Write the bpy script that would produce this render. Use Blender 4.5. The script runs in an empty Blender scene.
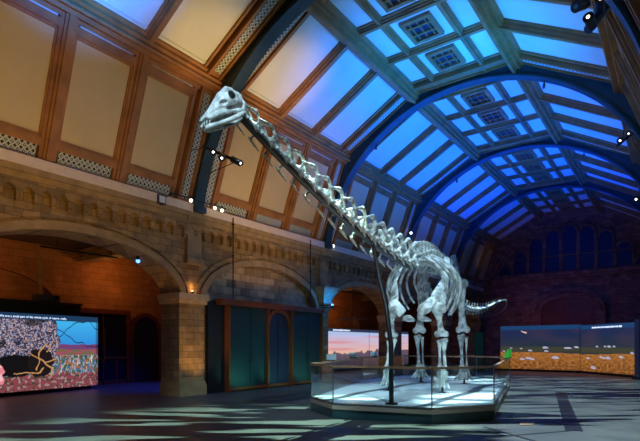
import bpy, bmesh, math, random
from mathutils import Vector, Matrix, noise
random.seed(7)
S = bpy.context.scene
C = S.collection
PI = math.pi
XC, ZC, R = -6.25, 5.05, 6.3           # axis of the roof, centre height of the round ribs
PROF = [(0, 6.42, 5.55), (5.2, 6.22, 6.0), (36.5, 4.95, 9.42), (71, 1.9, 11.12), (109, -1.9, 11.12), (143.5, -4.95, 9.42), (174.8, -6.22, 6.0), (180, -6.42, 5.55)]
def vprof(t, r):
    """point of the faceted roof section: t runs 0..180 from left foot over the crown to the right foot, r-6.3 is the offset outwards"""
    t = max(0, min(180, t)); nn = []
    for i in range(len(PROF)-1):
        (t0, h0, z0), (t1, h1, z1) = PROF[i], PROF[i+1]; L = math.hypot(h1-h0, z1-z0)
        nn.append(((z1-z0)/L, (h0-h1)/L))
    for i in range(len(PROF)-1):
        (t0, h0, z0), (t1, h1, z1) = PROF[i], PROF[i+1]
        if t <= t1 or i == len(PROF)-2:
            k = (t-t0)/(t1-t0); h = h0+(h1-h0)*k; z = z0+(z1-z0)*k; n = nn[i]; B = 1.3
            if t-t0 < B and i > 0: m = nn[i-1]; q = .5+.5*(t-t0)/B; n = (n[0]*q+m[0]*(1-q), n[1]*q+m[1]*(1-q))
            elif t1-t < B and i < len(PROF)-2: m = nn[i+1]; q = .5+.5*(t1-t)/B; n = (n[0]*q+m[0]*(1-q), n[1]*q+m[1]*(1-q))
            l = math.hypot(*n); return (XC-h-n[0]/l*(r-6.3), z+n[1]/l*(r-6.3))
RIBS = [-3.8, 3.25, 10.35, 17.4, 24.55, 31.8]
YE, YB = 39.0, -7.0                   # far and near end walls
XL, XR = -12.5, 0.35                  # arcade wall faces
SN, CS = math.sin(math.radians(35.88)), math.cos(math.radians(35.88))

def W(lat, d, z):                     # position given as sideways / forward distance from the viewpoint
    return Vector((CS*lat - SN*d, SN*lat + CS*d, z))
def P(px, py, d):
    return W((px-320)/495*d, d, 1.6-(py-345)*d/495)

# ---------------------------------------------------------------- materials
MATS = {}
def nodes(name):
    m = bpy.data.materials.new(name); m.use_nodes = True
    nt = m.node_tree; b = nt.nodes['Principled BSDF']
    return m, nt, b
def mat(name, col, rough=.6, metal=0, var=0, vscale=6, bump=0, spec=.5):
    if name in MATS: return MATS[name]
    m, nt, b = nodes(name)
    b.inputs['Base Color'].default_value = (*col, 1)
    b.inputs['Roughness'].default_value = rough
    b.inputs['Metallic'].default_value = metal
    b.inputs['Specular IOR Level'].default_value = spec
    if var or bump:
        tc = nt.nodes.new('ShaderNodeTexCoord')
        n = nt.nodes.new('ShaderNodeTexNoise'); n.inputs['Scale'].default_value = vscale; n.inputs['Detail'].default_value = 5
        nt.links.new(tc.outputs['Object'], n.inputs['Vector'])
        if var:
            r = nt.nodes.new('ShaderNodeValToRGB')
            r.color_ramp.elements[0].position = .3; r.color_ramp.elements[1].position = .7
            r.color_ramp.elements[0].color = (*[c*(1-var) for c in col], 1)
            r.color_ramp.elements[1].color = (*[min(1, c*(1+var)) for c in col], 1)
            nt.links.new(n.outputs['Fac'], r.inputs['Fac']); nt.links.new(r.outputs['Color'], b.inputs['Base Color'])
        if bump:
            bp = nt.nodes.new('ShaderNodeBump'); bp.inputs['Strength'].default_value = bump; bp.inputs['Distance'].default_value = .03
            nt.links.new(n.outputs['Fac'], bp.inputs['Height']); nt.links.new(bp.outputs['Normal'], b.inputs['Normal'])
    MATS[name] = m; return m
def emis(name, col, s):
    if name in MATS: return MATS[name]
    m, nt, b = nodes(name)
    b.inputs['Base Color'].default_value = (*col, 1)
    b.inputs['Emission Color'].default_value = (*col, 1); b.inputs['Emission Strength'].default_value = s
    MATS[name] = m; return m
def stone(name, c1, c2, mortar, w=.42, h=.2, plane='YZ', bump=.6, var=.35):
    m, nt, b = nodes(name); L = nt.links.new
    tc = nt.nodes.new('ShaderNodeTexCoord'); sp = nt.nodes.new('ShaderNodeSeparateXYZ'); cb = nt.nodes.new('ShaderNodeCombineXYZ')
    L(tc.outputs['Object'], sp.inputs[0])
    a = {'Y': 'Y', 'X': 'X'}[plane[0]]
    if plane == 'XYZ': pass
    ad = nt.nodes.new('ShaderNodeMath'); ad.operation = 'ADD'
    L(sp.outputs['X'], ad.inputs[0]); L(sp.outputs['Y'], ad.inputs[1])
    L(ad.outputs[0], cb.inputs[0]); L(sp.outputs['Z'], cb.inputs[1])
    br = nt.nodes.new('ShaderNodeTexBrick'); L(cb.outputs[0], br.inputs['Vector'])
    br.inputs['Scale'].default_value = 1; br.inputs['Brick Width'].default_value = w; br.inputs['Row Height'].default_value = h
    br.inputs['Mortar Size'].default_value = .006; br.inputs['Bias'].default_value = 0
    br.inputs['Color1'].default_value = (*c1, 1); br.inputs['Color2'].default_value = (*c2, 1); br.inputs['Mortar'].default_value = (*mortar, 1)
    n = nt.nodes.new('ShaderNodeTexNoise'); n.inputs['Scale'].default_value = 2.2; n.inputs['Detail'].default_value = 8; n.inputs['Roughness'].default_value = .65
    L(tc.outputs['Object'], n.inputs['Vector'])
    mr = nt.nodes.new('ShaderNodeMapRange'); mr.inputs[1].default_value = .3; mr.inputs[2].default_value = .7
    mr.inputs[3].default_value = 1-var; mr.inputs[4].default_value = 1+var
    L(n.outputs['Fac'], mr.inputs[0])
    mx = nt.nodes.new('ShaderNodeMix'); mx.data_type = 'RGBA'; mx.blend_type = 'MULTIPLY'; mx.inputs[0].default_value = 1
    L(br.outputs['Color'], mx.inputs[6]); L(mr.outputs[0], mx.inputs[7]); L(mx.outputs[2], b.inputs['Base Color'])
    bp = nt.nodes.new('ShaderNodeBump'); bp.inputs['Strength'].default_value = bump; bp.inputs['Distance'].default_value = .03
    s2 = nt.nodes.new('ShaderNodeMath'); s2.operation = 'SUBTRACT'; L(n.outputs['Fac'], s2.inputs[0]); L(br.outputs['Fac'], s2.inputs[1])
    L(s2.outputs[0], bp.inputs['Height']); L(bp.outputs['Normal'], b.inputs['Normal'])
    b.inputs['Roughness'].default_value = .85
    return m
STONE = stone('sandstone', (.38, .23, .09), (.20, .125, .055), (.07, .045, .025))
STONE2 = stone('pale_stone', (.60, .42, .24), (.22, .15, .09), (.12, .08, .05), .46, .26)
BRICK = stone('aisle_brick', (.52, .22, .07), (.40, .16, .05), (.16, .07, .03), .7, .25, bump=.4, var=.25)
DBRICK = stone('end_brick', (.34, .16, .11), (.20, .09, .07), (.07, .04, .04), .5, .22)
SMOOTH = mat('dressed_stone', (.34, .22, .10), .8, var=.25, vscale=3, bump=.4)
PALE = mat('pale_capital_stone', (.52, .36, .19), .8, var=.15, vscale=5, bump=.2)
WOOD = mat('oak_timber', (.36, .155, .05), .45, var=.25, vscale=2.5, bump=.1)
WOOD2 = mat('dark_oak_timber', (.20, .075, .028), .5, var=.2, vscale=3, bump=.1)
STEEL = mat('blue_steel_paint', (.03, .065, .085), .45, var=.2, vscale=3)
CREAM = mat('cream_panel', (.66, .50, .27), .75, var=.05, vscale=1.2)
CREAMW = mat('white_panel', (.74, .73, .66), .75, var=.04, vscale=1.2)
WHITE = mat('white_slot_paint', (.66, .66, .62), .5)
PINK = mat('cornice_plaster', (.74, .60, .46), .6, var=.06)
BLACK = mat('black_metal', (.012, .012, .014), .4)
DARK = mat('dark_grey_metal', (.04, .045, .05), .45)
DOORW = mat('mahogany', (.16, .035, .02), .4, var=.2)
DGLASS = mat('dark_glazing', (.006, .010, .03), .12)
LAMPW = emis('lamp_white', (.85, .93, 1), 3)
LAMPY = emis('lamp_warm', (1, .85, .6), 3)
LAMPB = emis('lamp_blue', (.10, .32, 1), 3.5)

def lattice_mat():
    m, nt, b = nodes('cast_iron_lattice'); L = nt.links.new
    uv = nt.nodes.new('ShaderNodeUVMap')
    def math_(op, a, c=None):
        n = nt.nodes.new('ShaderNodeMath'); n.operation = op
        for i, q in enumerate((a, c)):
            if q is None: continue
            if isinstance(q, (int, float)): n.inputs[i].default_value = q
            else: L(q, n.inputs[i])
        return n.outputs[0]
    sp = nt.nodes.new('ShaderNodeSeparateXYZ'); L(uv.outputs[0], sp.inputs[0])
    def rings(off):
        fs = []
        for o in ('X', 'Y'):
            a = math_('MULTIPLY', sp.outputs[o], 7.5); a = math_('ADD', a, off); a = math_('FRACT', a); a = math_('SUBTRACT', a, .5); fs.append(math_('MULTIPLY', a, a))
        d = math_('SQRT', math_('ADD', fs[0], fs[1]))
        return math_('LESS_THAN', math_('ABSOLUTE', math_('SUBTRACT', d, .40)), .09), d
    r1, d1 = rings(0); r2, d2 = rings(.5)
    dot = math_('LESS_THAN', d1, .13)
    f = math_('MAXIMUM', math_('MAXIMUM', r1, r2), dot)
    mx = nt.nodes.new('ShaderNodeMix'); mx.data_type = 'RGBA'
    L(f, mx.inputs[0]); mx.inputs[6].default_value = (.008, .01, .02, 1); mx.inputs[7].default_value = (.62, .66, .62, 1)
    L(mx.outputs[2], b.inputs['Base Color']); return m
LATT = lattice_mat()

def glass_mat():
    m, nt, b = nodes('barrier_glass'); out = nt.nodes['Material Output']; nt.nodes.remove(b)
    tr = nt.nodes.new('ShaderNodeBsdfTransparent'); tr.inputs[0].default_value = (.90, .97, .96, 1)
    gl = nt.nodes.new('ShaderNodeBsdfGlossy'); gl.inputs['Roughness'].default_value = .03
    lw = nt.nodes.new('ShaderNodeLayerWeight'); fr = nt.nodes.new('ShaderNodeMapRange'); fr.inputs[1].default_value = 0; fr.inputs[2].default_value = 1; fr.inputs[3].default_value = .035; fr.inputs[4].default_value = .30; nt.links.new(lw.outputs['Facing'], fr.inputs[0]); mx = nt.nodes.new('ShaderNodeMixShader')
    nt.links.new(fr.outputs[0], mx.inputs[0]); nt.links.new(tr.outputs[0], mx.inputs[1]); nt.links.new(gl.outputs[0], mx.inputs[2]); nt.links.new(mx.outputs[0], out.inputs[0])
    return m
GLASS = glass_mat()

# ---------------------------------------------------------------- mesh builder
class MB:
    def __init__(s): s.v = []; s.f = []; s.uv = []; s.smooth = []
    def add(s, vs, fs, uvs=None, smooth=False):
        o = len(s.v); s.v += [tuple(v) for v in vs]
        for i, f in enumerate(fs):
            s.f.append(tuple(o+k for k in f)); s.uv.append(uvs[i] if uvs else None); s.smooth.append(smooth)
    def box(s, a, b):
        x0, y0, z0 = a; x1, y1, z1 = b
        vs = [(x, y, z) for x in (x0, x1) for y in (y0, y1) for z in (z0, z1)]
        s.add(vs, [(0, 1, 3, 2), (4, 6, 7, 5), (0, 4, 5, 1), (2, 3, 7, 6), (0, 2, 6, 4), (1, 5, 7, 3)]); return s
    def obox(s, c, size, rot):            # oriented box: centre, full size, 3x3 matrix
        vs = [Vector(c) + rot @ Vector((x*size[0]/2, y*size[1]/2, z*size[2]/2)) for x in (-1, 1) for y in (-1, 1) for z in (-1, 1)]
        s.add(vs, [(0, 1, 3, 2), (4, 6, 7, 5), (0, 4, 5, 1), (2, 3, 7, 6), (0, 2, 6, 4), (1, 5, 7, 3)]); return s
    def beam(s, p, q, w, h, up=Vector((0, 0, 1))):
        p = Vector(p); q = Vector(q); d = (q-p); L = d.length; d.normalize()
        sd = d.cross(up)
        if sd.length < 1e-4: sd = Vector((1, 0, 0))
        sd.normalize(); u = sd.cross(d)
        return s.obox((p+q)/2, (L, w, h), Matrix((d, sd, u)).transposed())
    def carc(s, *k): return s.arc(*k, circ=True)   # the same along a true circle
    def arc(s, r0, r1, t0, t1, y0, y1, step=3, circ=False):   # slab that follows the roof section
        n = max(1, math.ceil(abs(t1-t0)/step)); vs = []; fs = []; uv = []
        for i in range(n+1):
            t = math.radians(t0+(t1-t0)*i/n)
            for r in (r0, r1):
                x, z = (XC-(r+.12)*math.cos(t), ZC+r*math.sin(t)) if circ else vprof(math.degrees(t), r)
                for y in (y0, y1): vs.append((x, y, z))
        def U(i): return R*math.radians(t1-t0)*i/n
        for i in range(n):
            a = i*4; b = a+4; u0, u1 = U(i), U(i+1); h = y1-y0
            fs += [(a, a+1, b+1, b), (a+2, b+2, b+3, a+3), (a, b, b+2, a+2), (a+1, a+3, b+3, b+1)]
            uv += [((0, u0), (h, u0), (h, u1), (0, u1)), ((0, u0), (0, u1), (h, u1), (h, u0)), ((0, u0), (0, u1), (.1, u1), (.1, u0)), ((0, u0), (.1, u0), (.1, u1), (0, u1))]
        e = n*4; fs += [(0, 2, 3, 1), (e, e+1, e+3, e+2)]; uv += [((0, 0),)*4]*2
        s.add(vs, fs, uv); return s
    def cyl(s, p, q, r, r2=None, n=12, smooth=True):
        return s.tube([p, q], [r, r if r2 is None else r2], n)
    def tube(s, pts, rad, n=10, flat=None, up=Vector((0, 0, 1)), smooth=True):
        """sweep; flat = ratio of the second radius to the first, up = direction of the second"""
        pts = [Vector(p) for p in pts]; m = len(pts); vs = []; fs = []
        for i, p in enumerate(pts):
            d = (pts[min(i+1, m-1)]-pts[max(i-1, 0)]).normalized()
            sd = d.cross(up)
            if sd.length < 1e-3: sd = d.cross(Vector((1, 0, 0)))
            sd.normalize(); u = sd.cross(d)
            r = rad[i]; f = flat[i] if isinstance(flat, (list, tuple)) else (flat or 1)
            for k in range(n):
                a = 2*PI*k/n; vs.append(p+sd*(r*math.cos(a))+u*(r*f*math.sin(a)))
        for i in range(m-1):
            for k in range(n):
                k2 = (k+1) % n; fs.append((i*n+k, i*n+k2, (i+1)*n+k2, (i+1)*n+k))
        s.add(vs, fs, None, smooth)
        s.add([vs[k] for k in range(n)], [tuple(range(n))[::-1]]); s.add([vs[(m-1)*n+k] for k in range(n)], [tuple(range(n))])
        return s
    def ball(s, c, r, n=10, sc=(1, 1, 1)):
        c = Vector(c); vs = []; fs = []
        for i in range(n+1):
            t = PI*i/n
            for k in range(n*2):
                a = PI*k/n; vs.append(c+Vector((r*sc[0]*math.sin(t)*math.cos(a), r*sc[1]*math.sin(t)*math.sin(a), r*sc[2]*math.cos(t))))
        for i in range(n):
            for k in range(n*2):
                k2 = (k+1) % (n*2); fs.append((i*2*n+k, (i+1)*2*n+k, (i+1)*2*n+k2, i*2*n+k2))
        s.add(vs, fs, None, True); return s
    def prism(s, poly, z0, z1):           # plan polygon (x,y) extruded in z
        n = len(poly); vs = [(x, y, z0) for x, y in poly]+[(x, y, z1) for x, y in poly]
        s.add(vs, [tuple(range(n))[::-1], tuple(range(n, 2*n))]+[(i, (i+1) % n, (i+1) % n+n, i+n) for i in range(n)]); return s
    def mesh(s, name, m, weld=False):
        me = bpy.data.meshes.new(name); me.from_pydata(s.v, [], s.f); me.materials.append(m)
        if any(u is not None for u in s.uv):
            uvl = me.uv_layers.new(name='UVMap').data; k = 0
            for f, u in zip(s.f, s.uv):
                for j in range(len(f)):
                    uvl[k].uv = u[j] if u else (0, 0)
                    k += 1
        me.polygons.foreach_set('use_smooth', s.smooth); 
        bm = bmesh.new(); bm.from_mesh(me)
        if weld: bmesh.ops.remove_doubles(bm, verts=bm.verts, dist=1e-4)
        bmesh.ops.recalc_face_normals(bm, faces=bm.faces); bm.to_mesh(me); bm.free()
        me.update(); return me
    def build(s, name, m, parent=None, weld=False):
        return put(name, s.mesh(name, m, weld), parent)
def world_loc(o):
    v = Vector((0, 0, 0)); 
    while o: v += o.location; o = o.parent
    return v
def put(name, me, parent=None):
    o = bpy.data.objects.new(name, me); C.objects.link(o)
    if parent:
        o.parent = parent; o.location = -world_loc(parent)     # meshes are written in room coordinates
    return o
def tag(o, label, cat, group=None):
    o['label'] = label; o['category'] = cat
    if group: o['group'] = group
    return o
def thing(name, label, cat, loc, group=None):
    o = bpy.data.objects.new(name, None); o.empty_display_size = .1; C.objects.link(o); o.location = loc
    return tag(o, label, cat, group)
def struct(o): o['kind'] = 'structure'; return o
def shell(name, loc):
    o = bpy.data.objects.new(name, None); C.objects.link(o); o.location = loc; return struct(o)
def at_origin(o, loc):
    """move the origin of a top-level mesh to loc, keeping it in place"""
    me = o.data; me.transform(Matrix.Translation(-Vector(loc))); o.location = loc; return o
# ================================================================ the setting
def floor_mat():
    m, nt, b = nodes('dark_stone_floor'); L = nt.links.new
    tc = nt.nodes.new('ShaderNodeTexCoord')
    n = nt.nodes.new('ShaderNodeTexNoise'); n.inputs['Scale'].default_value = 1.3; n.inputs['Detail'].default_value = 8
    L(tc.outputs['Object'], n.inputs['Vector'])
    r = nt.nodes.new('ShaderNodeValToRGB'); r.color_ramp.elements[0].position = .3; r.color_ramp.elements[1].position = .75
    r.color_ramp.elements[0].color = (.045, .052, .05, 1); r.color_ramp.elements[1].color = (.09, .096, .09, 1)
    L(n.outputs['Fac'], r.inputs['Fac']); L(r.outputs['Color'], b.inputs['Base Color'])
    b.inputs['Roughness'].default_value = .42; b.inputs['Specular IOR Level'].default_value = .35
    return m
FLOOR = floor_mat()
struct(MB().box((-20, YB-.5, -.25), (7, YE+.5, 0)).build('floor', FLOOR))

# ceiling shell behind the vault and over both aisles
BACK = mat('roof_boarding', (.10, .06, .04), .9)
cm = MB(); cm.arc(6.62, 6.75, 0, 180, YB, YE, 4)
cm.box((-20, YB, 5.3), (-13.45, YE, 5.5)); cm.box((XR+.95, YB, 5.3), (7, YE, 5.5))
struct(cm.build('ceiling', BACK))

# arcade walls ------------------------------------------------------
def arch_z(y, c, a, z0, rise): 
    q = 1-((y-c)/a)**2
    return z0+rise*math.sqrt(max(0, q))
ZS, RISE, TOP = 3.1, 1.38, 5.72
BAYS = [(RIBS[i]+.5, RIBS[i+1]-.5) for i in range(len(RIBS)-1)]+[(RIBS[-1]+.5, YE-.6)]
def arcade(name, xf, xb, blind=(), m=STONE, y_start=YB, top=TOP):
    mb = MB(); s = 1 if xb < xf else -1
    def strip(y0, y1, z0, z1):
        mb.add([(xf, y0, z0), (xf, y1, z1), (xf, y1, top), (xf, y0, top)], [(0, 1, 2, 3)])
        mb.add([(xb, y0, z0), (xb, y1, z1), (xb, y1, top), (xb, y0, top)], [(0, 1, 2, 3)])
        mb.add([(xf, y0, top), (xf, y1, top), (xb, y1, top), (xb, y0, top)], [(0, 1, 2, 3)])
        if z0 > 0 or z1 > 0: mb.add([(xf, y0, z0), (xf, y1, z1), (xb, y1, z1), (xb, y0, z0)], [(0, 1, 2, 3)])
    y = y_start
    for i, (a, b) in enumerate(BAYS):
        strip(y, a, 0, 0)
        c, h, N = (a+b)/2, (b-a)/2, 28
        for yy in (a, b): mb.add([(xf, yy, 0), (xb, yy, 0), (xb, yy, ZS), (xf, yy, ZS)], [(0, 1, 2, 3)])
        ys = [c-h*math.cos(PI*k/N) for k in range(N+1)]
        for k in range(N): strip(ys[k], ys[k+1], arch_z(ys[k], c, h, ZS, RISE), arch_z(ys[k+1], c, h, ZS, RISE))
        y = b
    strip(y, YE, 0, 0)
    return struct(mb.build(name, m, weld=True))
arcade('wall_left', XL, XL-.9)
arcade('wall_right', XR, XR+.9)
# blocked second arch: paler squared stones set back behind the arch ring
i2 = 3-0
struct(MB().box((XL-.55, RIBS[2]+.45, 0), (XL-.3, RIBS[3]-.45, 4.7)).build('wall_infill', STONE2))
# arch rings, imposts, plinths, corbel table and cornices
def ringband(xf, sgn, a, b, w0, w1, proj):
    mb = MB(); c, h, N = (a+b)/2, (b-a)/2, 30; prof = []
    for k in range(N+1):
        t = PI*k/N
        p0 = (c-(h+w0)*math.cos(t), ZS+(RISE+w0)*math.sin(t)); p1 = (c-(h+w1)*math.cos(t), ZS+(RISE+w1)*math.sin(t))
        for (yy, zz) in (p0, p1):
            prof.append((xf-sgn*.02, yy, zz)); prof.append((xf+sgn*proj, yy, zz))
    fs = []
    for k in range(N):
        a_ = k*4; b_ = a_+4
        fs += [(a_, a_+1, b_+1, b_), (a_+1, a_+3, b_+3, b_+1), (a_+3, a_+2, b_+2, b_+3), (a_+2, a_, b_, b_+2)]
    fs += [(0, 1, 3, 2), (N*4, N*4+1, N*4+3, N*4+2)]
    mb.add(prof, fs); return mb
n_trim = [0]
def trim(mb, m, weld=False):
    n_trim[0] += 1
    return struct(mb.build('trim_%d' % n_trim[0], m, weld=weld))
for side, xf, sg in ((0, XL, 1), (1, XR, -1)):
    for i, (a, b) in enumerate(BAYS):
        if side and i > 2: continue
        trim(ringband(xf, sg, a, b, .0, .22, .10), SMOOTH)
        trim(ringband(xf, sg, a, b, .30, .42, .07), STONE)
    # imposts and pier mouldings
    for i, y in enumerate(RIBS):
        mb = MB()
        x0, x1 = sorted((xf-sg*.96, xf+sg*.14))
        mb.box((x0, y-.60, 3.02), (x1, y+.60, 3.22)); 
        x0, x1 = sorted((xf-sg*.93, xf+sg*.08))
        mb.box((x0, y-.555, 2.90), (x1, y+.555, 3.02))
        if not (side == 0 and i == 3): trim(mb, PALE)
        mb = MB(); mb.box((x0, y-.54, 0), (x1, y+.54, .34)); mb.box((x0+.03, y-.52, .34), (x1-.03, y+.52, .44)); trim(mb, SMOOTH)
        # engaged shaft on the pier face
        # wall shaft and bracket under each roof rib
        mb = MB(); xa, xb = sorted((xf, xf+sg*.13))
        mb.box((xa, y-.28, 4.3), (xb, y+.28, 5.5)); xa, xb = sorted((xf, xf+sg*.26)); mb.box((xa, y-.36, 5.45), (xb, y+.36, 5.78))
        xa, xb = sorted((xf, xf+sg*.20)); mb.box((xa, y-.33, 4.15), (xb, y+.33, 4.32))
        trim(mb, SMOOTH)
    # corbel table with little round arches
    mb = MB(); y = YB+.2; xo = xf+sg*.17; xi = xf
    while y < YE-.3:
        yc = y+.2; n = 8; rr = .125
        pts = [(yc-rr*math.cos(PI*k/n), 5.18+rr*math.sin(PI*k/n)) for k in range(n+1)]
        lo = [(y, 5.18)]+pts+[(y+.4, 5.18)]
        for k in range(len(lo)-1):
            (ya, za), (yb, zb) = lo[k], lo[k+1]
            mb.add([(xo, ya, za), (xo, yb, zb), (xo, yb, 5.46), (xo, ya, 5.46)], [(0, 1, 2, 3)])
            mb.add([(xo, ya, za), (xo, yb, zb), (xi, yb, zb), (xi, ya, za)], [(0, 1, 2, 3)])
        xa, xb = sorted((xi, xo-sg*.02)); mb.box((xa, y-.06, 5.04), (xb, y+.06, 5.18))
        xa, xb = sorted((xi, xo-sg*.07)); mb.box((xa, y-.045, 4.96), (xb, y+.045, 5.04))
        y += .4
    trim(mb, STONE, weld=False)
    mb = MB(); xa, xb = sorted((xf-sg*.3, xf+sg*.2)); mb.box((xa, YB, 5.46), (xb, YE, 5.60))
    xa, xb = sorted((xf-sg*.3, xf+sg*.27)); mb.box((xa, YB, 5.60), (xb, YE, 5.74)); trim(mb, SMOOTH)
    # plaster cornice at the foot of the roof
    xv = XC-sg*(-1)*0
    xw = -12.5 if side == 0 else .1
    mb = MB(); xa, xb = sorted((xw-sg*.5, xw+sg*.29)); mb.box((xa, YB, 5.745), (xb, YE, 5.99)); trim(mb, PINK)
    mb = MB(); xa, xb = sorted((xw-sg*.5, xw+sg*.24)); mb.box((xa, YB, 5.99), (xb, YE, 6.03)); trim(mb, WOOD)
# step behind the right wall head up to the vault
# roof ribs ----------------------------------------------------------
for y in RIBS:
    mb = MB(); mb.carc(5.84, 5.90, 7, 173, y-.19, y+.19, 3); mb.carc(5.90, 6.32, 7, 173, y-.13, y+.13, 3)
    for t0 in (0, 178.0):
        pass
    for s_ in (-1, 1):
        x = XC+s_*6.02
        mb.box((x-.24, y-.19, 5.74), (x+.24, y+.19, 5.92))
    trim(mb, STEEL)
# purlins --------------------------------------------------------------
def purlin(t, w, r0, wide, extra):
    mb = MB()
    mb.arc(r0, 6.5, t-w/2, t+w/2, YB, YE); mb.arc(r0+.14, 6.5, t-w/2-extra, t+w/2+extra, YB, YE)
    mb.arc(r0+.28, 6.5, t-w/2-extra*1.9, t+w/2+extra*1.9, YB, YE)
    trim(mb, WOOD)
for t in (36.3, 143.7): purlin(t, 2.6, 5.98, 1, .9)
for t in (71, 109): purlin(t, 3.0, 5.90, 1, .8)
BY = [YB]+RIBS+[YE]
# transverse bands beside ribs, lattice, mullions and panels
window_n = [0]
def window(y0, y1, t0, t1, kind):
    """one light between two mullions"""
    window_n[0] += 1
    tm = (t0+t1)/2; vx, vz = vprof(tm, 6.3); w = shell('window_%d' % window_n[0], (vx, (y0+y1)/2, vz))
    flip = t0 > 90
    def T(a, b): return (a, b) if not flip else (180-b, 180-a)
    if kind == 'low':
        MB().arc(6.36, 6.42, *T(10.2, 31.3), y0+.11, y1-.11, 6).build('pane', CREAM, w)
        fr = MB()
        for (a, b) in ((5.2, 5.9), (8.5, 10.2), (31.3, 32.9), (33.7, 35.5)): fr.arc(6.26, 6.5, *T(a, b), y0, y1, 4)
        for (p, q) in ((y0, y0+.11), (y1-.11, y1)): fr.arc(6.27, 6.48, *T(5.2, 35), p, q, 4)
        for (a, b) in ((10.2, 10.8), (30.7, 31.3)): fr.arc(6.31, 6.46, *T(a, b), y0+.08, y1-.08, 4)
        for (p, q) in ((y0+.08, y0+.15), (y1-.15, y1-.08)): fr.arc(6.31, 6.46, *T(10, 31.3), p, q, 4)
        fr.build('window_frame', WOOD, w)
        MB().arc(6.30, 6.34, *T(5.9, 8.5), y0+.16, y1-.16, 2).build('lattice_grille', LATT, w)
        MB().arc(6.30, 6.34, *T(32.9, 33.7), y0+.16, y1-.16, 2).build('slot_panel', WHITE, w)
    else:
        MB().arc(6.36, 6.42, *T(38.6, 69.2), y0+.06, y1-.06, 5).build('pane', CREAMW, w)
        fr = MB()
        for (p, q) in ((y0, y0+.07), (y1-.07, y1)): fr.arc(6.29, 6.5, *T(38, 69.5), p, q, 4)
        for (a, b) in ((38.2, 39.2), (68.6, 69.4)): fr.arc(6.30, 6.5, *T(a, b), y0, y1, 4)
        fr.build('window_frame', WOOD, w)
        MB().arc(6.33, 6.40, *T(40.0, 40.35), y0+.07, y1-.07, 4).build('glazing_bar', WHITE, w)
mul = MB(); mul2 = MB(); latm = []
CR = (72.8, 107.2)
vent_slots = []
for k in range(len(BY)-1):
    ya, yb = BY[k], BY[k+1]
    e0 = ya+(.68 if k > 0 else .1); e1 = yb-(.68 if k < len(BY)-2 else .1)
    n = 3
    st = (e1-e0)/n
    for i in range(1, n):
        y = e0+st*i
        for T0, T1 in ((5.2, 35.6), (144.4, 174.8)):
            mul.arc(6.14, 6.5, T0, T1, y-.07, y+.07, 4); mul.arc(6.2, 6.5, T0, T1, y-.13, y+.13, 4)
        for T0, T1 in ((37.5, 70), (110, 142.5)): mul2.arc(6.12, 6.5, T0, T1, y-.07, y+.07, 4); mul2.arc(6.2, 6.5, T0, T1, y-.11, y+.11, 4)
        mul2.arc(6.19, 6.5, *CR, y-.06, y+.06, 4); mul2.arc(6.25, 6.5, *CR, y-.11, y+.11, 4)
    for i in range(n):
        a, b = e0+st*i, e0+st*(i+1)
        window(a+.10, b-.10, 5, 35, 'low'); window(a+.10, b-.10, 145, 175, 'low')
        window(a+.09, b-.09, 38, 70, 'mid'); window(a+.09, b-.09, 110, 142, 'mid')
        vent_slots.append((a+.11, b-.11, k, i))
for t in (81.2, 98.8):
    mul2.arc(6.21, 6.5, t-.4, t+.4, YB, YE); mul2.arc(6.27, 6.5, t-.8, t+.8, YB, YE)
trim(mul, WOOD); trim(mul2, WOOD)
for y in RIBS:
    for s_ in (-1, 1):
        mb = MB(); y0, y1 = sorted((y+s_*.13, y+s_*.69))
        mb.arc(6.24, 6.5, 5.2, 174.8, y0, y1, 4)
        y2, y3 = sorted((y+s_*.62, y+s_*.70)); mb.arc(6.16, 6.5, 5.2, 174.8, y2, y3, 4)
        y2, y3 = sorted((y+s_*.22, y+s_*.28)); mb.arc(6.18, 6.5, 5.2, 174.8, y2, y3, 4)
        trim(mb, WOOD)
        y2, y3 = sorted((y+s_*.33, y+s_*.56)); mb = MB()
        for T0, T1 in ((6.5, 33), (40, 68), (112, 140), (147, 173.5)): mb.arc(6.215, 6.25, T0, T1, y2, y3, 3)
        trim(mb, LATT)
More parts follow.
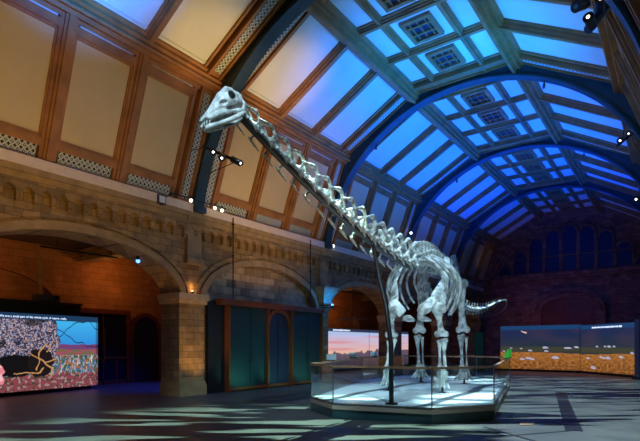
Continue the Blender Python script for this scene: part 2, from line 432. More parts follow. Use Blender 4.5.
# end bands
# crown: panel lights left, centre, right with a square vent in each centre light
CN = {0: 'behind the viewer', 1: 'before the first rib', 2: 'between first and second ribs', 3: 'between second and third ribs',
      4: 'between third and fourth ribs', 5: 'between fourth and fifth ribs', 6: 'between last rib and end wall'}
ON = ['nearest', 'middle', 'farthest']
for (a, b, k, i) in vent_slots:
    yc = (a+b)/2
    window_n[0] += 1
    w = shell('window_%d' % window_n[0], (XC, yc, 11.12))
    pm = MB()
    for t0, t1 in ((73.2, 80.2), (82.2, 97.8), (99.8, 106.8)): pm.arc(6.36, 6.42, t0, t1, a+.02, b-.02, 4)
    pm.build('pane', CREAMW, w)
    fr = MB()
    for t0, t1 in ((73.0, 80.4), (82.0, 98.0), (99.6, 107.0)):
        for (p, q) in ((a, a+.06), (b-.06, b)): fr.arc(6.30, 6.5, t0, t1, p, q, 4)
        for t in (t0, t1-.5): fr.arc(6.30, 6.5, t, t+.5, a, b, 4)
    fr.build('window_frame', WOOD, w)
    if k < 1: continue
    v = thing('ceiling_vent', 'square timber ceiling vent, %s of three %s' % (ON[i], CN[k]), 'ceiling vent', (XC, yc, 11.16), 'square vents along the vault crown')
    hw, hy = 4.8, .58
    f = MB()
    for (p, q) in ((yc-hy, yc-hy+.13), (yc+hy-.13, yc+hy)): f.arc(6.25, 6.358, 90-hw, 90+hw, p, q, 5)
    for t in (90-hw, 90+hw-1.2): f.arc(6.25, 6.358, t, t+1.2, yc-hy+.13, yc+hy-.13, 5)
    f.build('frame', WOOD, v)
    g = MB()
    for j in range(1, 4): g.arc(6.28, 6.34, 90-hw+j*2*hw/4-.16, 90-hw+j*2*hw/4+.16, yc-hy+.13, yc+hy-.13, 5)
    for j in range(1, 3): y = yc-hy+j*2*hy/3; g.arc(6.275, 6.335, 90-hw+1.2, 90+hw-1.2, y-.03, y+.03, 5)
    g.build('grille', WOOD, v)
    MB().arc(6.34, 6.357, 90-hw+.5, 90+hw-.5, yc-hy+.05, yc+hy-.05, 5).build('backing', mat('navy_void', (.01, .015, .05), .6), v)

# end walls ----------------------------------------------------------------
def gable(name, y0, y1, m, inner=None):
    mb = MB(); n = 40
    out = [(XC-6.7*math.cos(PI*k/n), 5.3+6.5*math.sin(PI*k/n)) for k in range(n+1)]
    for k in range(n):
        (xa, za), (xb, zb) = out[k], out[k+1]
        mb.add([(xa, y0, 0), (xb, y0, 0), (xb, y0, zb), (xa, y0, za), (xa, y1, 0), (xb, y1, 0), (xb, y1, zb), (xa, y1, za)],
               [(0, 1, 2, 3), (4, 5, 6, 7), (3, 2, 6, 7), (0, 1, 5, 4)])
    mb.box((-20, y0, 0), (XC-6.7, y1, 5.5)); mb.box((XC+6.7, y0, 0), (7, y1, 5.5))
    return struct(mb.build(name, m))
gable('wall_far', YE, YE+.5, DBRICK); gable('wall_back', YB-.5, YB, STONE)
# brick arch round the far window
mb = MB(); mb.carc(5.65, 6.45, 5, 175, YE-.45, YE+.02, 4); trim(mb, DBRICK)
mb = MB(); mb.carc(5.40, 5.65, 5, 175, YE-.30, YE+.02, 4); trim(mb, DBRICK)
mb = MB(); mb.box((XL-.1, YE-.3, 6.55), (XR, YE+.02, 6.85)); mb.box((XL-.1, YE-.18, 6.35), (XR, YE+.02, 6.55)); trim(mb, DBRICK)
# great window: arched lights
window_n[0] += 1; gw = shell('window_%d' % window_n[0], (XC, YE, 6.9))
NAVY = mat('night_glass', (.012, .02, .09), .3)
pn = MB(); fr = MB(); nl = 9; wd = 10.0/nl
for i in range(nl):
    xa = XC-5.0+i*wd; xc = xa+wd/2; off = abs(xc-XC)
    ztop = ZC+math.sqrt(max(0, 5.3**2-(off+wd*.42)**2))-.15
    ztop = max(ztop, 7.6); n = 10; rr = wd*.40
    pts = [(xc-rr, 6.95), (xc+rr, 6.95)]+[(xc+rr*math.cos(PI*k/n), ztop-rr+rr*math.sin(PI*k/n)) for k in range(n+1)]
    pn.add([(x, YE-.06, z) for x, z in pts], [tuple(range(len(pts)))])
    for k in range(n):
        t0, t1 = PI*k/n, PI*(k+1)/n
        fr.beam((xc+rr*math.cos(t0), YE-.1, ztop-rr+rr*math.sin(t0)), (xc+rr*math.cos(t1), YE-.1, ztop-rr+rr*math.sin(t1)), .14, .10, Vector((0, 1, 0)))
    for sx in (-1, 1): fr.box((xc+sx*(rr+.06)-.06, YE-.2, 6.85), (xc+sx*(rr+.06)+.06, YE, ztop-rr+.02))
    fr.box((xc-rr, YE-.12, 8.0), (xc+rr, YE-.04, 8.06))
pn.build('pane', NAVY, gw); fr.build('mullions', DBRICK, gw)
# door in the far wall, under a brick arch
dr = shell('door_1', (-5.6, YE, 0))
DX, DW, DH, DR = -6.35, 1.75, 4.35, 1.0
mb = MB(); n = 20
pts = [(DX-DW, 0), (DX+DW, 0)]+[(DX+DW*math.cos(PI*k/n), 4.0+DR*math.sin(PI*k/n)) for k in range(n+1)]
N_ = len(pts)
mb.add([(x, YE-.10, z) for x, z in pts]+[(x, YE, z) for x, z in pts], [tuple(range(N_))]+[(i, (i+1) % N_, (i+1) % N_+N_, i+N_) for i in range(N_)])
mb.build('door_leaf', mat('red_door', (.16, .045, .02), .5, var=.3, vscale=2), dr)
mb = MB()
for k in range(n):
    t0, t1 = PI*k/n, PI*(k+1)/n
    for (e, w) in ((.18, .36), (.5, .2)):
        mb.beam((DX+(DW+e)*math.cos(t0), YE-.15, 4.0+(DR+e)*math.sin(t0)), (DX+(DW+e)*math.cos(t1), YE-.15, 4.0+(DR+e)*math.sin(t1)), w, .3 if e < .3 else .4, Vector((0, 1, 0)))
for sx in (-1, 1): mb.box((DX+sx*(DW+.3)-.3, YE-.3, 0), (DX+sx*(DW+.3)+.3, YE, 4.0))
mb.box((DX-.03, YE-.14, 0), (DX+.03, YE-.09, 4.9))
mb.build('door_surround', DBRICK, dr)

# left aisle: back wall in lit brick with a relief arch ----------------------
XA = -19.0
struct(MB().box((XA-.3, YB, 0), (XA, YE, 5.5)).build('wall_aisle', BRICK))
struct(MB().box((6.0, YB, 0), (6.3, YE, 5.5)).build('wall_right_aisle', STONE))
for (a, b) in BAYS[:2]+BAYS[3:5]:
    c, h, n = (a+b)/2, (b-a)/2-.3, 30
    mb = MB()
    for k in range(n):
        t0, t1 = PI*k/n, PI*(k+1)/n
        mb.beam((XA+.08, c+h*math.cos(t0), 2.6+1.75*math.sin(t0)), (XA+.08, c+h*math.cos(t1), 2.6+1.75*math.sin(t1)), .16, .30, Vector((1, 0, 0)))
    mb.box((XA, b-.35, 0), (XA+.16, b+.35, 2.7))
    trim(mb, BRICK)
# cross beams of the aisle ceiling
mb = MB()
for y in RIBS: mb.box((XA, y-.25, 4.85), (XL-.85, y+.25, 5.3))
trim(mb, STONE)
# panelled screen with glazed doors in the aisle
def glazed_door(num, y0, y1, ztop, x):
    d = shell('door_%d' % num, (x, (y0+y1)/2, 0)); f = MB(); g = MB()
    f.box((x, y0, 0), (x+.16, y0+.16, ztop)); f.box((x, y1-.16, 0), (x+.16, y1, ztop)); f.box((x, y0, ztop-.18), (x+.18, y1, ztop))
    f.box((x, y0, 1.02), (x+.12, y1, 1.12)); f.box((x, (y0+y1)/2-.03, 0), (x+.12, (y0+y1)/2+.03, ztop)); f.box((x, y0, 0), (x+.12, y1, .16))
    for q in (1, 3): yq = y0+(y1-y0)*q/4; f.box((x, yq-.04, .1), (x+.10, yq+.04, 1.05))
    g.box((x, y0+.1, .1), (x+.05, y1-.1, ztop-.1))
    f.build('door_frame', DOORW, d); g.build('pane', DGLASS, d)
    MB().cyl((x+.12, (y0+y1)/2+.06, .95), (x+.12, (y0+y1)/2+.06, 2.3), .018).build('door_handle', mat('brass', (.6, .42, .2), .3, 1), d)
glazed_door(2, 9.9, 12.3, 3.05, XA+.02)
d3 = shell('door_3', (XA, 13.1, 0)); mb = MB(); n = 12; y0, y1 = 12.4, 13.8; c = (y0+y1)/2; r = (y1-y0)/2
pts = [(y0, 0), (y1, 0)]+[(c+r*math.cos(PI*k/n), 2.2+r*math.sin(PI*k/n)) for k in range(n+1)]; N_ = len(pts)
mb.add([(XA+.06, y, z) for y, z in pts]+[(XA+.01, y, z) for y, z in pts], [tuple(range(N_))]+[(i, (i+1) % N_, (i+1) % N_+N_, i+N_) for i in range(N_)])
mb.build('door_leaf', mat('navy_door', (.01, .015, .05), .35), d3)
mb = MB()
for k in range(n):
    t0, t1 = PI*k/n, PI*(k+1)/n
    mb.beam((XA+.08, c+r*math.cos(t0), 2.2+r*math.sin(t0)), (XA+.08, c+r*math.cos(t1), 2.2+r*math.sin(t1)), .16, .12, Vector((1, 0, 0)))
for y in (y0, y1): mb.box((XA, y-.06, 0), (XA+.16, y+.06, 2.2))
mb.build('door_surround', DOORW, d3)
# ================================================================ things in the hall
def screen(label, A, B, z0, z1, paint, seams=(), nu=200, nv=70, strength=1.0, thick=.12, extra=None):
    A = Vector((*A, 0)); B = Vector((*B, 0)); d = B-A; L = d.length; d.normalize(); nrm = Vector((d.y, -d.x, 0))   # nrm points towards the viewer
    if nrm.dot(-A) < 0: nrm = -nrm
    s = thing('video_screen', label, 'screen', (A+B)/2)
    mb = MB(); q = [A, B, B-nrm*thick, A-nrm*thick]; mb.prism([(p.x, p.y) for p in q], z0-.0, z1+.0)
    mb.build('casing', BLACK, s)
    ft = MB(); q = [A+d*.2-nrm*.1, B-d*.2-nrm*.1, B-d*.2-nrm*.55, A+d*.2-nrm*.55]; ft.prism([(p.x, p.y) for p in q], 0, max(z0, .06)); ft.build('plinth', BLACK, s)
    me = bpy.data.meshes.new('picture'); vs = []; fs = []; off = nrm*.006
    m0, m1 = .03, .03
    for j in range(nv+1):
        for i in range(nu+1):
            p = A+d*(L*i/nu)+off; vs.append((p.x, p.y, z0+(z1-z0)*j/nv))
    for j in range(nv):
        for i in range(nu):
            a = j*(nu+1)+i; fs.append((a, a+1, a+nu+2, a+nu+1))
    me.from_pydata(vs, [], fs); ca = me.color_attributes.new('picture_colour', 'FLOAT_COLOR', 'POINT')
    cols = []
    for j in range(nv+1):
        for i in range(nu+1):
            c = paint(i/nu, j/nv); cols += [max(0, c[0]), max(0, c[1]), max(0, c[2]), 1]
    ca.data.foreach_set('color', cols)
    m, nt, b = nodes('display_picture'); at = nt.nodes.new('ShaderNodeVertexColor'); at.layer_name = 'picture_colour'
    b.inputs['Base Color'].default_value = (.01, .01, .01, 1); b.inputs['Roughness'].default_value = .5
    nt.links.new(at.outputs[0], b.inputs['Emission Color']); b.inputs['Emission Strength'].default_value = strength
    me.materials.append(m); put('picture', me, s)
    if seams:
        sm = MB()
        for u in seams: p = A+d*L*u+off; sm.beam((p.x, p.y, z0), (p.x, p.y, z1), .03, .012, nrm)
        sm.build('panel_seam', BLACK, s)
    return s, A, d, L, nrm
def lerp(a, b, t): t = max(0, min(1, t)); return tuple(x+(y-x)*t for x, y in zip(a, b))
def sst(a, b, x): t = max(0, min(1, (x-a)/(b-a))); return t*t*(3-2*t)
def nz(x, y, z=0): return noise.noise(Vector((x, y, z)))
def hsh(i, j): return (math.sin(i*127.1+j*311.7)*43758.5453) % 1
HEAD = (.012, .04, .10)
# autumn tree by a town, left screen
def autumn(u, v):
    if v > .925: return HEAD
    u = (u-.33)/.67
    c = lerp((.02, .20, .62), (.05, .42, .80), (v-.5)/.4)              # sky
    if v < .60+.03*nz(u*6, 1): c = (.16, .05, .16)                      # far hill
    if v < .53+.02*nz(u*9, 4): c = (.30, .08, .10) if nz(u*14, v*20) > 0 else (.16, .12, .06)
    if v < .45:
        k = hsh(int(u*40), int(v*34)); c = (.07, .13, .24) if k < .34 else (.32, .11, .05) if k < .6 else (.05, .10, .04) if k < .85 else (.30, .27, .32)
        if abs(nz(u*30, v*6)) < .04: c = (.5, .55, .55)
    if v < .20+.05*nz(u*7, 2):
        k = nz(u*32, v*26, 3); c = (.26, .05, .07) if k > .05 else (.06, .05, .03) if k > -.2 else (.36, .20, .20)
    # bare branches in the sky
    for (f, ph) in ((5, 0), (7, 2)):
        if v > .5 and u > .5 and abs(v-.75-.18*math.sin(u*f+ph)-.06*nz(u*14, ph)) < .007: c = (.015, .02, .04)
        # tree crown with leaves
    edge = .57+.04*nz(v*7, 8)-.10*max(0, v-.8)*2-.9*max(0, .5-v)*.35
    if u < edge and v > .26:
        k = nz(u*34, v*22, 1); q = hsh(int(u*80), int(v*40))
        q = (hsh(int(u*95)+3, int(v*48))+.9*k+1) % 1
        c = (.025, .025, .06)
        if q > .42: c = (.16, .09, .09)
        if q > .58: c = (.30, .26, .34)
        if q > .72: c = (.40, .20, .16)
        if q > .82: c = (.55, .52, .62)
        if q > .93: c = (.08, .18, .42)
        if nz(u*5, v*6, 6) < -.22: c = tuple(x*.25 for x in c)
    # dark hollow and trunk
    if ((u-.17)/.23)**2+((v-.33)/.14)**2 < 1+.3*nz(u*14, v*14): c = (.006, .005, .006)
    if ((u-.40)/.12)**2+((v-.36)/.19)**2 < 1+.3*nz(u*14, v*14): c = (.012, .008, .008)
    # red apples / blossom at the lower left
    if u < .08+.06*nz(v*12, 5) and .10 < v < .34+.05*nz(u*20, 1): c = (.75, .22, .28) if nz(u*30, v*20) > -.2 else (.8, .5, .5)
    # gnarled bright branches
    for (x0, y0, x1, y1, w) in ((.36, .28, .40, .46, .006), (.40, .46, .44, .60, .008), (.40, .40, .50, .27, .010), (.40, .40, .30, .48, .007), (.44, .36, .55, .42, .006), (.18, .25, .30, .21, .008), (.30, .21, .42, .27, .007), (.50, .27, .50, .16, .009), (.46, .50, .50, .62, .006)):
        dx, dy = x1-x0, y1-y0; uu, vv = u+.035*nz(u*9, v*9, 7), v+.05*nz(u*9, v*9, 11); t = max(0, min(1, ((uu-x0)*dx+(vv-y0)*dy)/(dx*dx+dy*dy)))
        if math.hypot(uu-x0-dx*t, (vv-y0-dy*t)*.6) < w*.85: c = (.52, .26, .10)
    if u > .975: c = tuple(x*.5 for x in c)
    return c
LA, LB = (-16.55, 4.6), (-17.45, 10.05)
s1, A, d, L, nrm = screen('large video screen with an autumn tree picture under the lit brick arch', LA, LB, .12, 2.62, autumn, nu=330, nv=150, strength=1.05)
txt = bpy.data.curves.new('caption', 'FONT'); txt.body = 'We are a small part of the whole cycle of nature, really.'; txt.size = .17; txt.extrude = .001
to = bpy.data.objects.new('tmp', txt); C.objects.link(to)
bpy.context.view_layer.update()
dg = bpy.context.evaluated_depsgraph_get(); tme = bpy.data.meshes.new_from_object(to.evaluated_get(dg)); bpy.data.objects.remove(to)
xs = [v.co.x for v in tme.vertices]; wtxt = max(xs)-min(xs)
def place_text(tme, A, d, nrm, u0, z, width):
    k = width/wtxt
    for v in tme.vertices:
        p = A+d*(u0+v.co.x*k)+nrm*(.012); v.co = (p.x, p.y, z+v.co.y*min(k, 1.15))
    tme.materials.clear(); tme.materials.append(emis('caption_white', (.75, .85, 1), 1.1)); return tme
Y0 = 6.45
def on_line(A, d, px):
    r = (px-320)/495; # ray through the viewpoint meets the line A + d*t in plan
    dirx, diry = CS*r-SN, SN*r+CS
    det = d.x*diry-d.y*dirx
    return (-A.x*diry+A.y*dirx)/det
ta, tb = on_line(A, d, -1), on_line(A, d, 66.5)
# reading direction must run left to right for the viewer
place_text(tme, A, d, nrm, ta, 2.475, tb-ta)
put('caption', tme, s1)
def marks(s, A, d, nrm, pa, pb, z, h=.07, seed=1):
    ta, tb = on_line(A, d, pa), on_line(A, d, pb); rnd = random.Random(seed); mb = MB(); t = min(ta, tb); e = max(ta, tb)
    while t < e:
        w = rnd.uniform(.10, .34); p = A+d*t+nrm*.012; q = A+d*min(e, t+w)+nrm*.012
        mb.beam((p.x, p.y, z), (q.x, q.y, z), .006, h*rnd.uniform(.8, 1.1)); t += w+.045
    mb.build('caption', emis('caption_white', (.75, .85, 1), 1.1), s)
# sunset, middle screen in the aisle
def sunset(u, v):
    if v > .93: return (.03, .04, .09)
    c = lerp((.95, .50, .38), (.60, .60, .90), (v-.35)/.5)
    band = nz(u*2.5, v*16, 3)
    if .45 < v < .9: c = lerp(c, (.80, .34, .38), max(0, band)*1.6)
    if v > .84: c = lerp(c, (.45, .62, .95), .7)
    c = lerp(c, (1, .62, .32), .5*sst(.55, .3, v))
    h = .36+.14*abs(nz(u*9, 3))+.10*max(0, nz(u*30, 2))+.12*max(0, u-.25)
    if v < h: c = lerp((.05, .04, .07), (.16, .11, .16), v/h+.4*nz(u*50, v*30))
    return c
s2, A, d, L, nrm = screen('wide video screen showing a pink sunset over trees, seen through the third arch', (-17.0, 23.2), (-17.0, 35.2), .10, 2.62, sunset, nu=200, nv=60, strength=.85, seams=((29.2-23.2)/12+.0,))
marks(s2, A, d, nrm, 333, 350, 2.52, .09)
# grazing sheep, right screens
def field(seed, light_at=None):
    def f(u, v):
        c = lerp((.020, .034, .034), (.012, .022, .075), (v-.42)/.4)
        c = lerp(c, (.045, .032, .060), .7*max(0, nz(u*3, v*5, seed)+.3)*(1 if v > .55 else .4))
        if .40 < v < .52: c = lerp(c, (.055, .055, .025), .8-3*abs(v-.46))
        if v > .90: c = (.010, .05, .15)
        hz = .36+.02*math.sin(u*3+seed)
        if v < hz+.02: c = lerp((.10, .035, .008), (.40, .15, .03), .55+.9*nz(u*26, v*30, 2)+.5*(v/hz)-.2)
        return c
    return f
def sheep(s, A, d, nrm, pts, kind):
    """the sheep in the picture: small bright shapes on the screen surface"""
    mb = MB()
    for (u, z, w) in pts:
        p = A+d*u+nrm*.010
        n = 10; vs = [(p+d*(w/2*math.cos(2*PI*k/n))).to_tuple()[:2]+(z+w*.24*math.sin(2*PI*k/n),) for k in range(n)]
        mb.add(vs, [tuple(range(n))])
        q = p+d*(w*.5); n = 8; vs = [(q+d*(w*.16*math.cos(2*PI*k/n))).to_tuple()[:2]+(z-w*.10+w*.13*math.sin(2*PI*k/n),) for k in range(n)]
        mb.add(vs, [tuple(range(n))])
    mb.build('picture_sheep', emis('picture_white', (.60, .58, .66), .62), s)
K1, K2, K3 = W(11.45, 31.4, 0), W(15.0, 28.4, 0), W(15.5, 23.9, 0)
def pxz(A, d, px, py):
    t = on_line(A, d, px); q = A+d*t; dep = -SN*q.x+CS*q.y
    return t, 1.6-(py-345)*dep/495
s3, A, d, L, nrm = screen('left half of the sheep pasture video wall, with a bird in its night sky', K1.to_tuple()[:2], K2.to_tuple()[:2], .12, 2.78, field(1), nu=160, nv=80, strength=1.0, seams=(.985,))
pts = []
for (px, py, w) in ((511, 348, 2), (504, 351, 2), (521, 348.5, 2), (545, 347.5, 4), (530, 350.5, 3), (566, 348, 3), (569, 348, 3), (577, 347.5, 2), (546, 351, 3), (522, 359, 3.5), (528, 358, 4), (532, 359, 3.5), (555, 357.5, 5), (576, 347, 3)):
    t, z = pxz(A, d, px, py); pts.append((t, z, w*.075))
sheep(s3, A, d, nrm, pts, 0)
t, z = pxz(A, d, 523, 332); p = A+d*t+nrm*.01; mb = MB()
mb.beam((p.x, p.y, z), (p+d*.22).to_tuple()[:2]+(z-.06,), .006, .09); mb.beam((p.x, p.y, z), (p-d*.12).to_tuple()[:2]+(z+.07,), .006, .05); mb.build('picture_bird', emis('picture_pale', (.8, .55, .45), .8), s3)
s4, A, d, L, nrm = screen('right half of the sheep pasture video wall, with a white caption line', K2.to_tuple()[:2], K3.to_tuple()[:2], .12, 2.72, field(5), nu=160, nv=80, strength=1.0)
pts = []
for (px, py, w) in ((579, 347, 5), (597, 346.5, 3), (605, 346.5, 3), (609, 346.5, 4), (614, 346.5, 3), (632, 353, 3.5), (588, 358, 4), (601, 357, 4), (604, 358, 3.5), (608, 358, 5), (621, 357, 4.5), (593, 367.5, 6)):
    t, z = pxz(A, d, px, py); pts.append((t, z, w*.065))
sheep(s4, A, d, nrm, pts, 0)
marks(s4, A, d, nrm, 592, 622, 2.56, .085, 3)
# grey column at the end of the video wall
pc = W(15.02, 23.2, 0)
col = thing('display_column', 'grey upright column closing the right end of the sheep video wall', 'column', pc)
rot = Matrix.Rotation(math.radians(36), 3, 'Z')
MB().obox((pc.x, pc.y, 1.45), (.34, .34, 2.7), rot).build('shaft', mat('grey_laminate', (.12, .14, .16), .5), col)
MB().obox((pc.x, pc.y, .05), (.5, .5, .10), rot).build('base', BLACK, col)
# dark shelf-topped partition behind the left screen, with a projector
pt = thing('partition', 'black free-standing partition rising behind the autumn tree screen', 'partition', (-18.1, 6.6, 0))
MB().box((-18.2, 2.5, 0), (-18.0, 9.7, 3.05)).build('panel', BLACK, pt); MB().box((-18.35, 2.5, 3.05), (-17.85, 9.7, 3.12)).build('top_shelf', BLACK, pt)
pj = thing('projector', 'small dark projector lying on the black partition top', 'projector', (-18.1, 8.55, 3.12))
MB().box((-18.28, 8.1, 3.15), (-17.92, 8.9, 3.36)).build('body', DARK, pj); MB().cyl((-17.95, 8.75, 3.27), (-17.86, 8.75, 3.27), .07).build('lens', DGLASS, pj)
for x in (-18.22, -17.98):
    for y in (8.16, 8.84): MB().cyl((x, y, 3.12), (x, y, 3.16), .02).build('foot', BLACK, pj)
# aisle pipe
pp = thing('drain_pipe', 'slim orange-lit vertical pipe on the aisle brick wall', 'pipe', (XA+.2, 8.62, 0))
MB().cyl((XA+.22, 8.62, 0), (XA+.22, 8.62, 4.9), .075).build('pipe', SMOOTH, pp)
for z in (1.2, 2.6, 4.0): MB().box((XA+.005, 8.55, z), (XA+.31, 8.69, z+.06)).build('bracket', SMOOTH, pp)

# timber framed exhibition doors under the blocked arch -------------------------
FR = mat('orange_oak_frame', (.15, .036, .008), .45, var=.2)
PNL = mat('petrol_blue_panel', (.009, .024, .028), .5, var=.15, vscale=1.5)
ca = thing('display_cabinet', 'tall petrol blue panelled doors in an orange timber frame under the blocked arch', 'cabinet', (XL+.2, 14.3, 0))
x0 = XL+.05; fr = MB(); zt = 3.08
fr.box((x0-.25, 11.35, zt-.13), (x0+.22, 17.25, zt)); fr.box((x0-.2, 11.35, zt), (x0+.28, 17.25, zt+.06))
for (y, w) in ((11.75, .07), (13.72, .10), (15.12, .10), (17.1, .08)): fr.box((x0-.2, y-w/2, 0), (x0+.20, y+w/2, zt-.1))
for (a, b) in ((11.78, 13.67), (13.77, 15.07), (15.17, 17.06)): fr.box((x0-.1, a, .04), (x0+.14, b, .14))
c, r = 14.42, .63
for k in range(14):
    t0, t1 = PI*k/14, PI*(k+1)/14
    fr.beam((x0+.08, c+r*math.cos(t0), 2.30+.62*math.sin(t0)), (x0+.08, c+r*math.cos(t1), 2.30+.62*math.sin(t1)), .16, .07, Vector((1, 0, 0)))
fr.build('frame', FR, ca)
for (a, b) in ((11.79, 12.85), (12.87, 13.67), (15.17, 16.2), (16.22, 17.06)): 
    q = MB().box((x0+.02, a, .14), (x0+.08, b, zt-.13)).build('door', PNL, ca)
    h = MB().cyl((x0+.11, (b-.06 if a in (11.79, 15.17) else a+.06), 1.0), (x0+.11, (b-.06 if a in (11.79, 15.17) else a+.06), 1.3), .014); h.build('handle', BLACK, q)
NV2 = mat('dark_navy_panel', (.018, .022, .05), .35)
MB().box((x0-.05, 13.77, .14), (x0+.03, 15.07, zt-.13)).build('arched_panel', NV2, ca)
MB().box((x0+.035, 14.41, .14), (x0+.05, 14.43, 2.9)).build('panel_joint', BLACK, ca)
MB().box((x0-.15, 10.98, 0), (x0-.02, 11.75, zt-.02)).build('side_panel', mat('black_panel', (.006, .006, .008), .5), ca)
# conduits on the arcade wall
for (y, z0, lab, n) in ((11.85, 3.14, 'thin black cable conduit running down the stone over the left end of the blue doors', 'a'), (16.2, 3.14, 'thin black cable conduit running down the stone beside the second pier', 'b')):
    cd = thing('cable_conduit', lab, 'conduit', (XL+.3, y, z0))
    MB().cyl((XL+.30, y, z0), (XL+.30, y, 5.9), .022, n=8).build('tube', BLACK, cd)
    for z in (3.6, 4.6, 5.65): MB().box((XL+.27, y-.04, z), (XL+.33, y+.04, z+.04)).build('clip', BLACK, cd)
# blue-lit capital of the second pier
y = RIBS[3]; cp = thing('lit_capital', 'stone capital glowing blue on top of the second pier', 'capital', (XL, y, 3.36))
mb = MB(); zz = [3.36, 3.44, 3.48, 3.58, 3.72, 3.82, 3.98]; ww = [.30, .34, .30, .31, .36, .46, .50]
for i in range(len(zz)-1):
    a, b = ww[i], ww[i+1]; p = [(XL+.005, y-a), (XL+.05+a*.9, y-a), (XL+.05+a*.9, y+a), (XL+.005, y+a)]; q = [(XL+.005, y-b), (XL+.05+b*.9, y-b), (XL+.05+b*.9, y+b), (XL+.005, y+b)]
    mb.add([(*k, zz[i]) for k in p]+[(*k, zz[i+1]) for k in q], [(0, 1, 2, 3), (4, 5, 6, 7), (0, 1, 5, 4), (1, 2, 6, 5), (2, 3, 7, 6), (3, 0, 4, 7)])
mb.build('block', PALE, cp)
mb = MB(); mb.box((XL+.005, y-.54, 3.98), (XL+.55, y+.54, 4.08)); mb.build('abacus', PALE, cp)
lp = thing('uplighter', 'small blue lamp shining up onto the capital of the second pier', 'lamp', (XL+.62, y-.05, 3.24))
MB().cyl((XL+.6, y-.05, 3.27), (XL+.6, y-.05, 3.34), .05).build('lens', LAMPB, lp); MB().cyl((XL+.6, y-.05, 3.15), (XL+.6, y-.05, 3.27), .06).build('housing', BLACK, lp); MB().beam((XL+.01, y-.05, 3.2), (XL+.6, y-.05, 3.2), .04, .03).build('arm', BLACK, lp)
lp = thing('uplighter', 'small warm lamp glinting above the capital of the nearest stone pier', 'lamp', (XL+.05, RIBS[2], 3.22))
MB().cyl((XL+.07, RIBS[2]-.05, 3.22), (XL+.07, RIBS[2]-.05, 3.29), .045).build('housing', BLACK, lp); MB().cyl((XL+.07, RIBS[2]-.05, 3.29), (XL+.07, RIBS[2]-.05, 3.31), .035).build('lens', LAMPY, lp)

# ---------------------------------------------------------------- platform with glass barrier
PL = [(-.25, 12.2), (.26, 10.8), (2.25, 9.95), (3.75, 10.6), (7.0, 18.2), (6.4, 20.2), (3.6, 21.2), (1.55, 18.4)]
PLW = [W(a, b, 0) for a, b in PL]
def inset(poly, k):
    c = sum(poly, Vector())/len(poly); return [(p+(c-p).normalized()*k) for p in poly]
pc_ = sum(PLW, Vector())/len(PLW)
pf = thing('display_platform', 'low eight-sided white-topped platform with glass barrier under the dinosaur skeleton', 'platform', pc_)
base = mat('dark_green_plinth', (.025, .08, .10), .4); trimm = mat('tan_edge', (.42, .34, .28), .5)
MB().prism([(p.x, p.y) for p in inset(PLW, .03)], 0, .2).build('base', base, pf)
MB().prism([(p.x, p.y) for p in PLW], .2, .285).build('edge_band', trimm, pf)
def deck_mat():
    m, nt, b = nodes('white_deck'); L = nt.links.new
    tc = nt.nodes.new('ShaderNodeTexCoord'); w = nt.nodes.new('ShaderNodeTexWave'); w.bands_direction = 'X'; w.inputs['Scale'].default_value = .16; w.inputs['Distortion'].default_value = 9; w.inputs['Detail'].default_value = 1.5; w.inputs['Detail Scale'].default_value = .5
    L(tc.outputs['Object'], w.inputs['Vector'])
    r = nt.nodes.new('ShaderNodeValToRGB'); e = r.color_ramp.elements; e[0].position = 0; e[0].color = (.86, .90, .90, 1); e[1].position = .955; e[1].color = (.86, .90, .90, 1)
    k = r.color_ramp.elements.new(.985); k.color = (.10, .13, .15, 1)
    L(w.outputs['Fac'], r.inputs['Fac']); L(r.outputs['Color'], b.inputs['Base Color']); b.inputs['Roughness'].default_value = .28; return m
MB().prism([(p.x, p.y) for p in inset(PLW, .06)], .285, .30).build('deck', deck_mat(), pf)
IN = inset(PLW, .05); railw = mat('oak_handrail', (.30, .17, .09), .4, var=.2); edge = mat('steel_channel', (.35, .37, .38), .3, 1)
for i in range(8):
    a, b = IN[i], IN[(i+1) % 8]; L_ = (b-a).length; n = max(1, round(L_/2.3)); dd = (b-a).normalized()
    for j in range(n):
        p, q = a+dd*(L_*j/n+.02), a+dd*(L_*(j+1)/n-.02)
        MB().beam((p.x, p.y, .71), (q.x, q.y, .71), .018, .82).build('glass_panel', GLASS, pf)
    MB().beam((a.x, a.y, 1.13), (b.x, b.y, 1.13), .07, .045).build('handrail', railw, pf)
    MB().beam((a.x, a.y, .315), (b.x, b.y, .315), .05, .03).build('base_channel', edge, pf)
    MB().cyl((a.x, a.y, .3), (a.x, a.y, 1.12), .014, n=8).build('post', edge, pf)
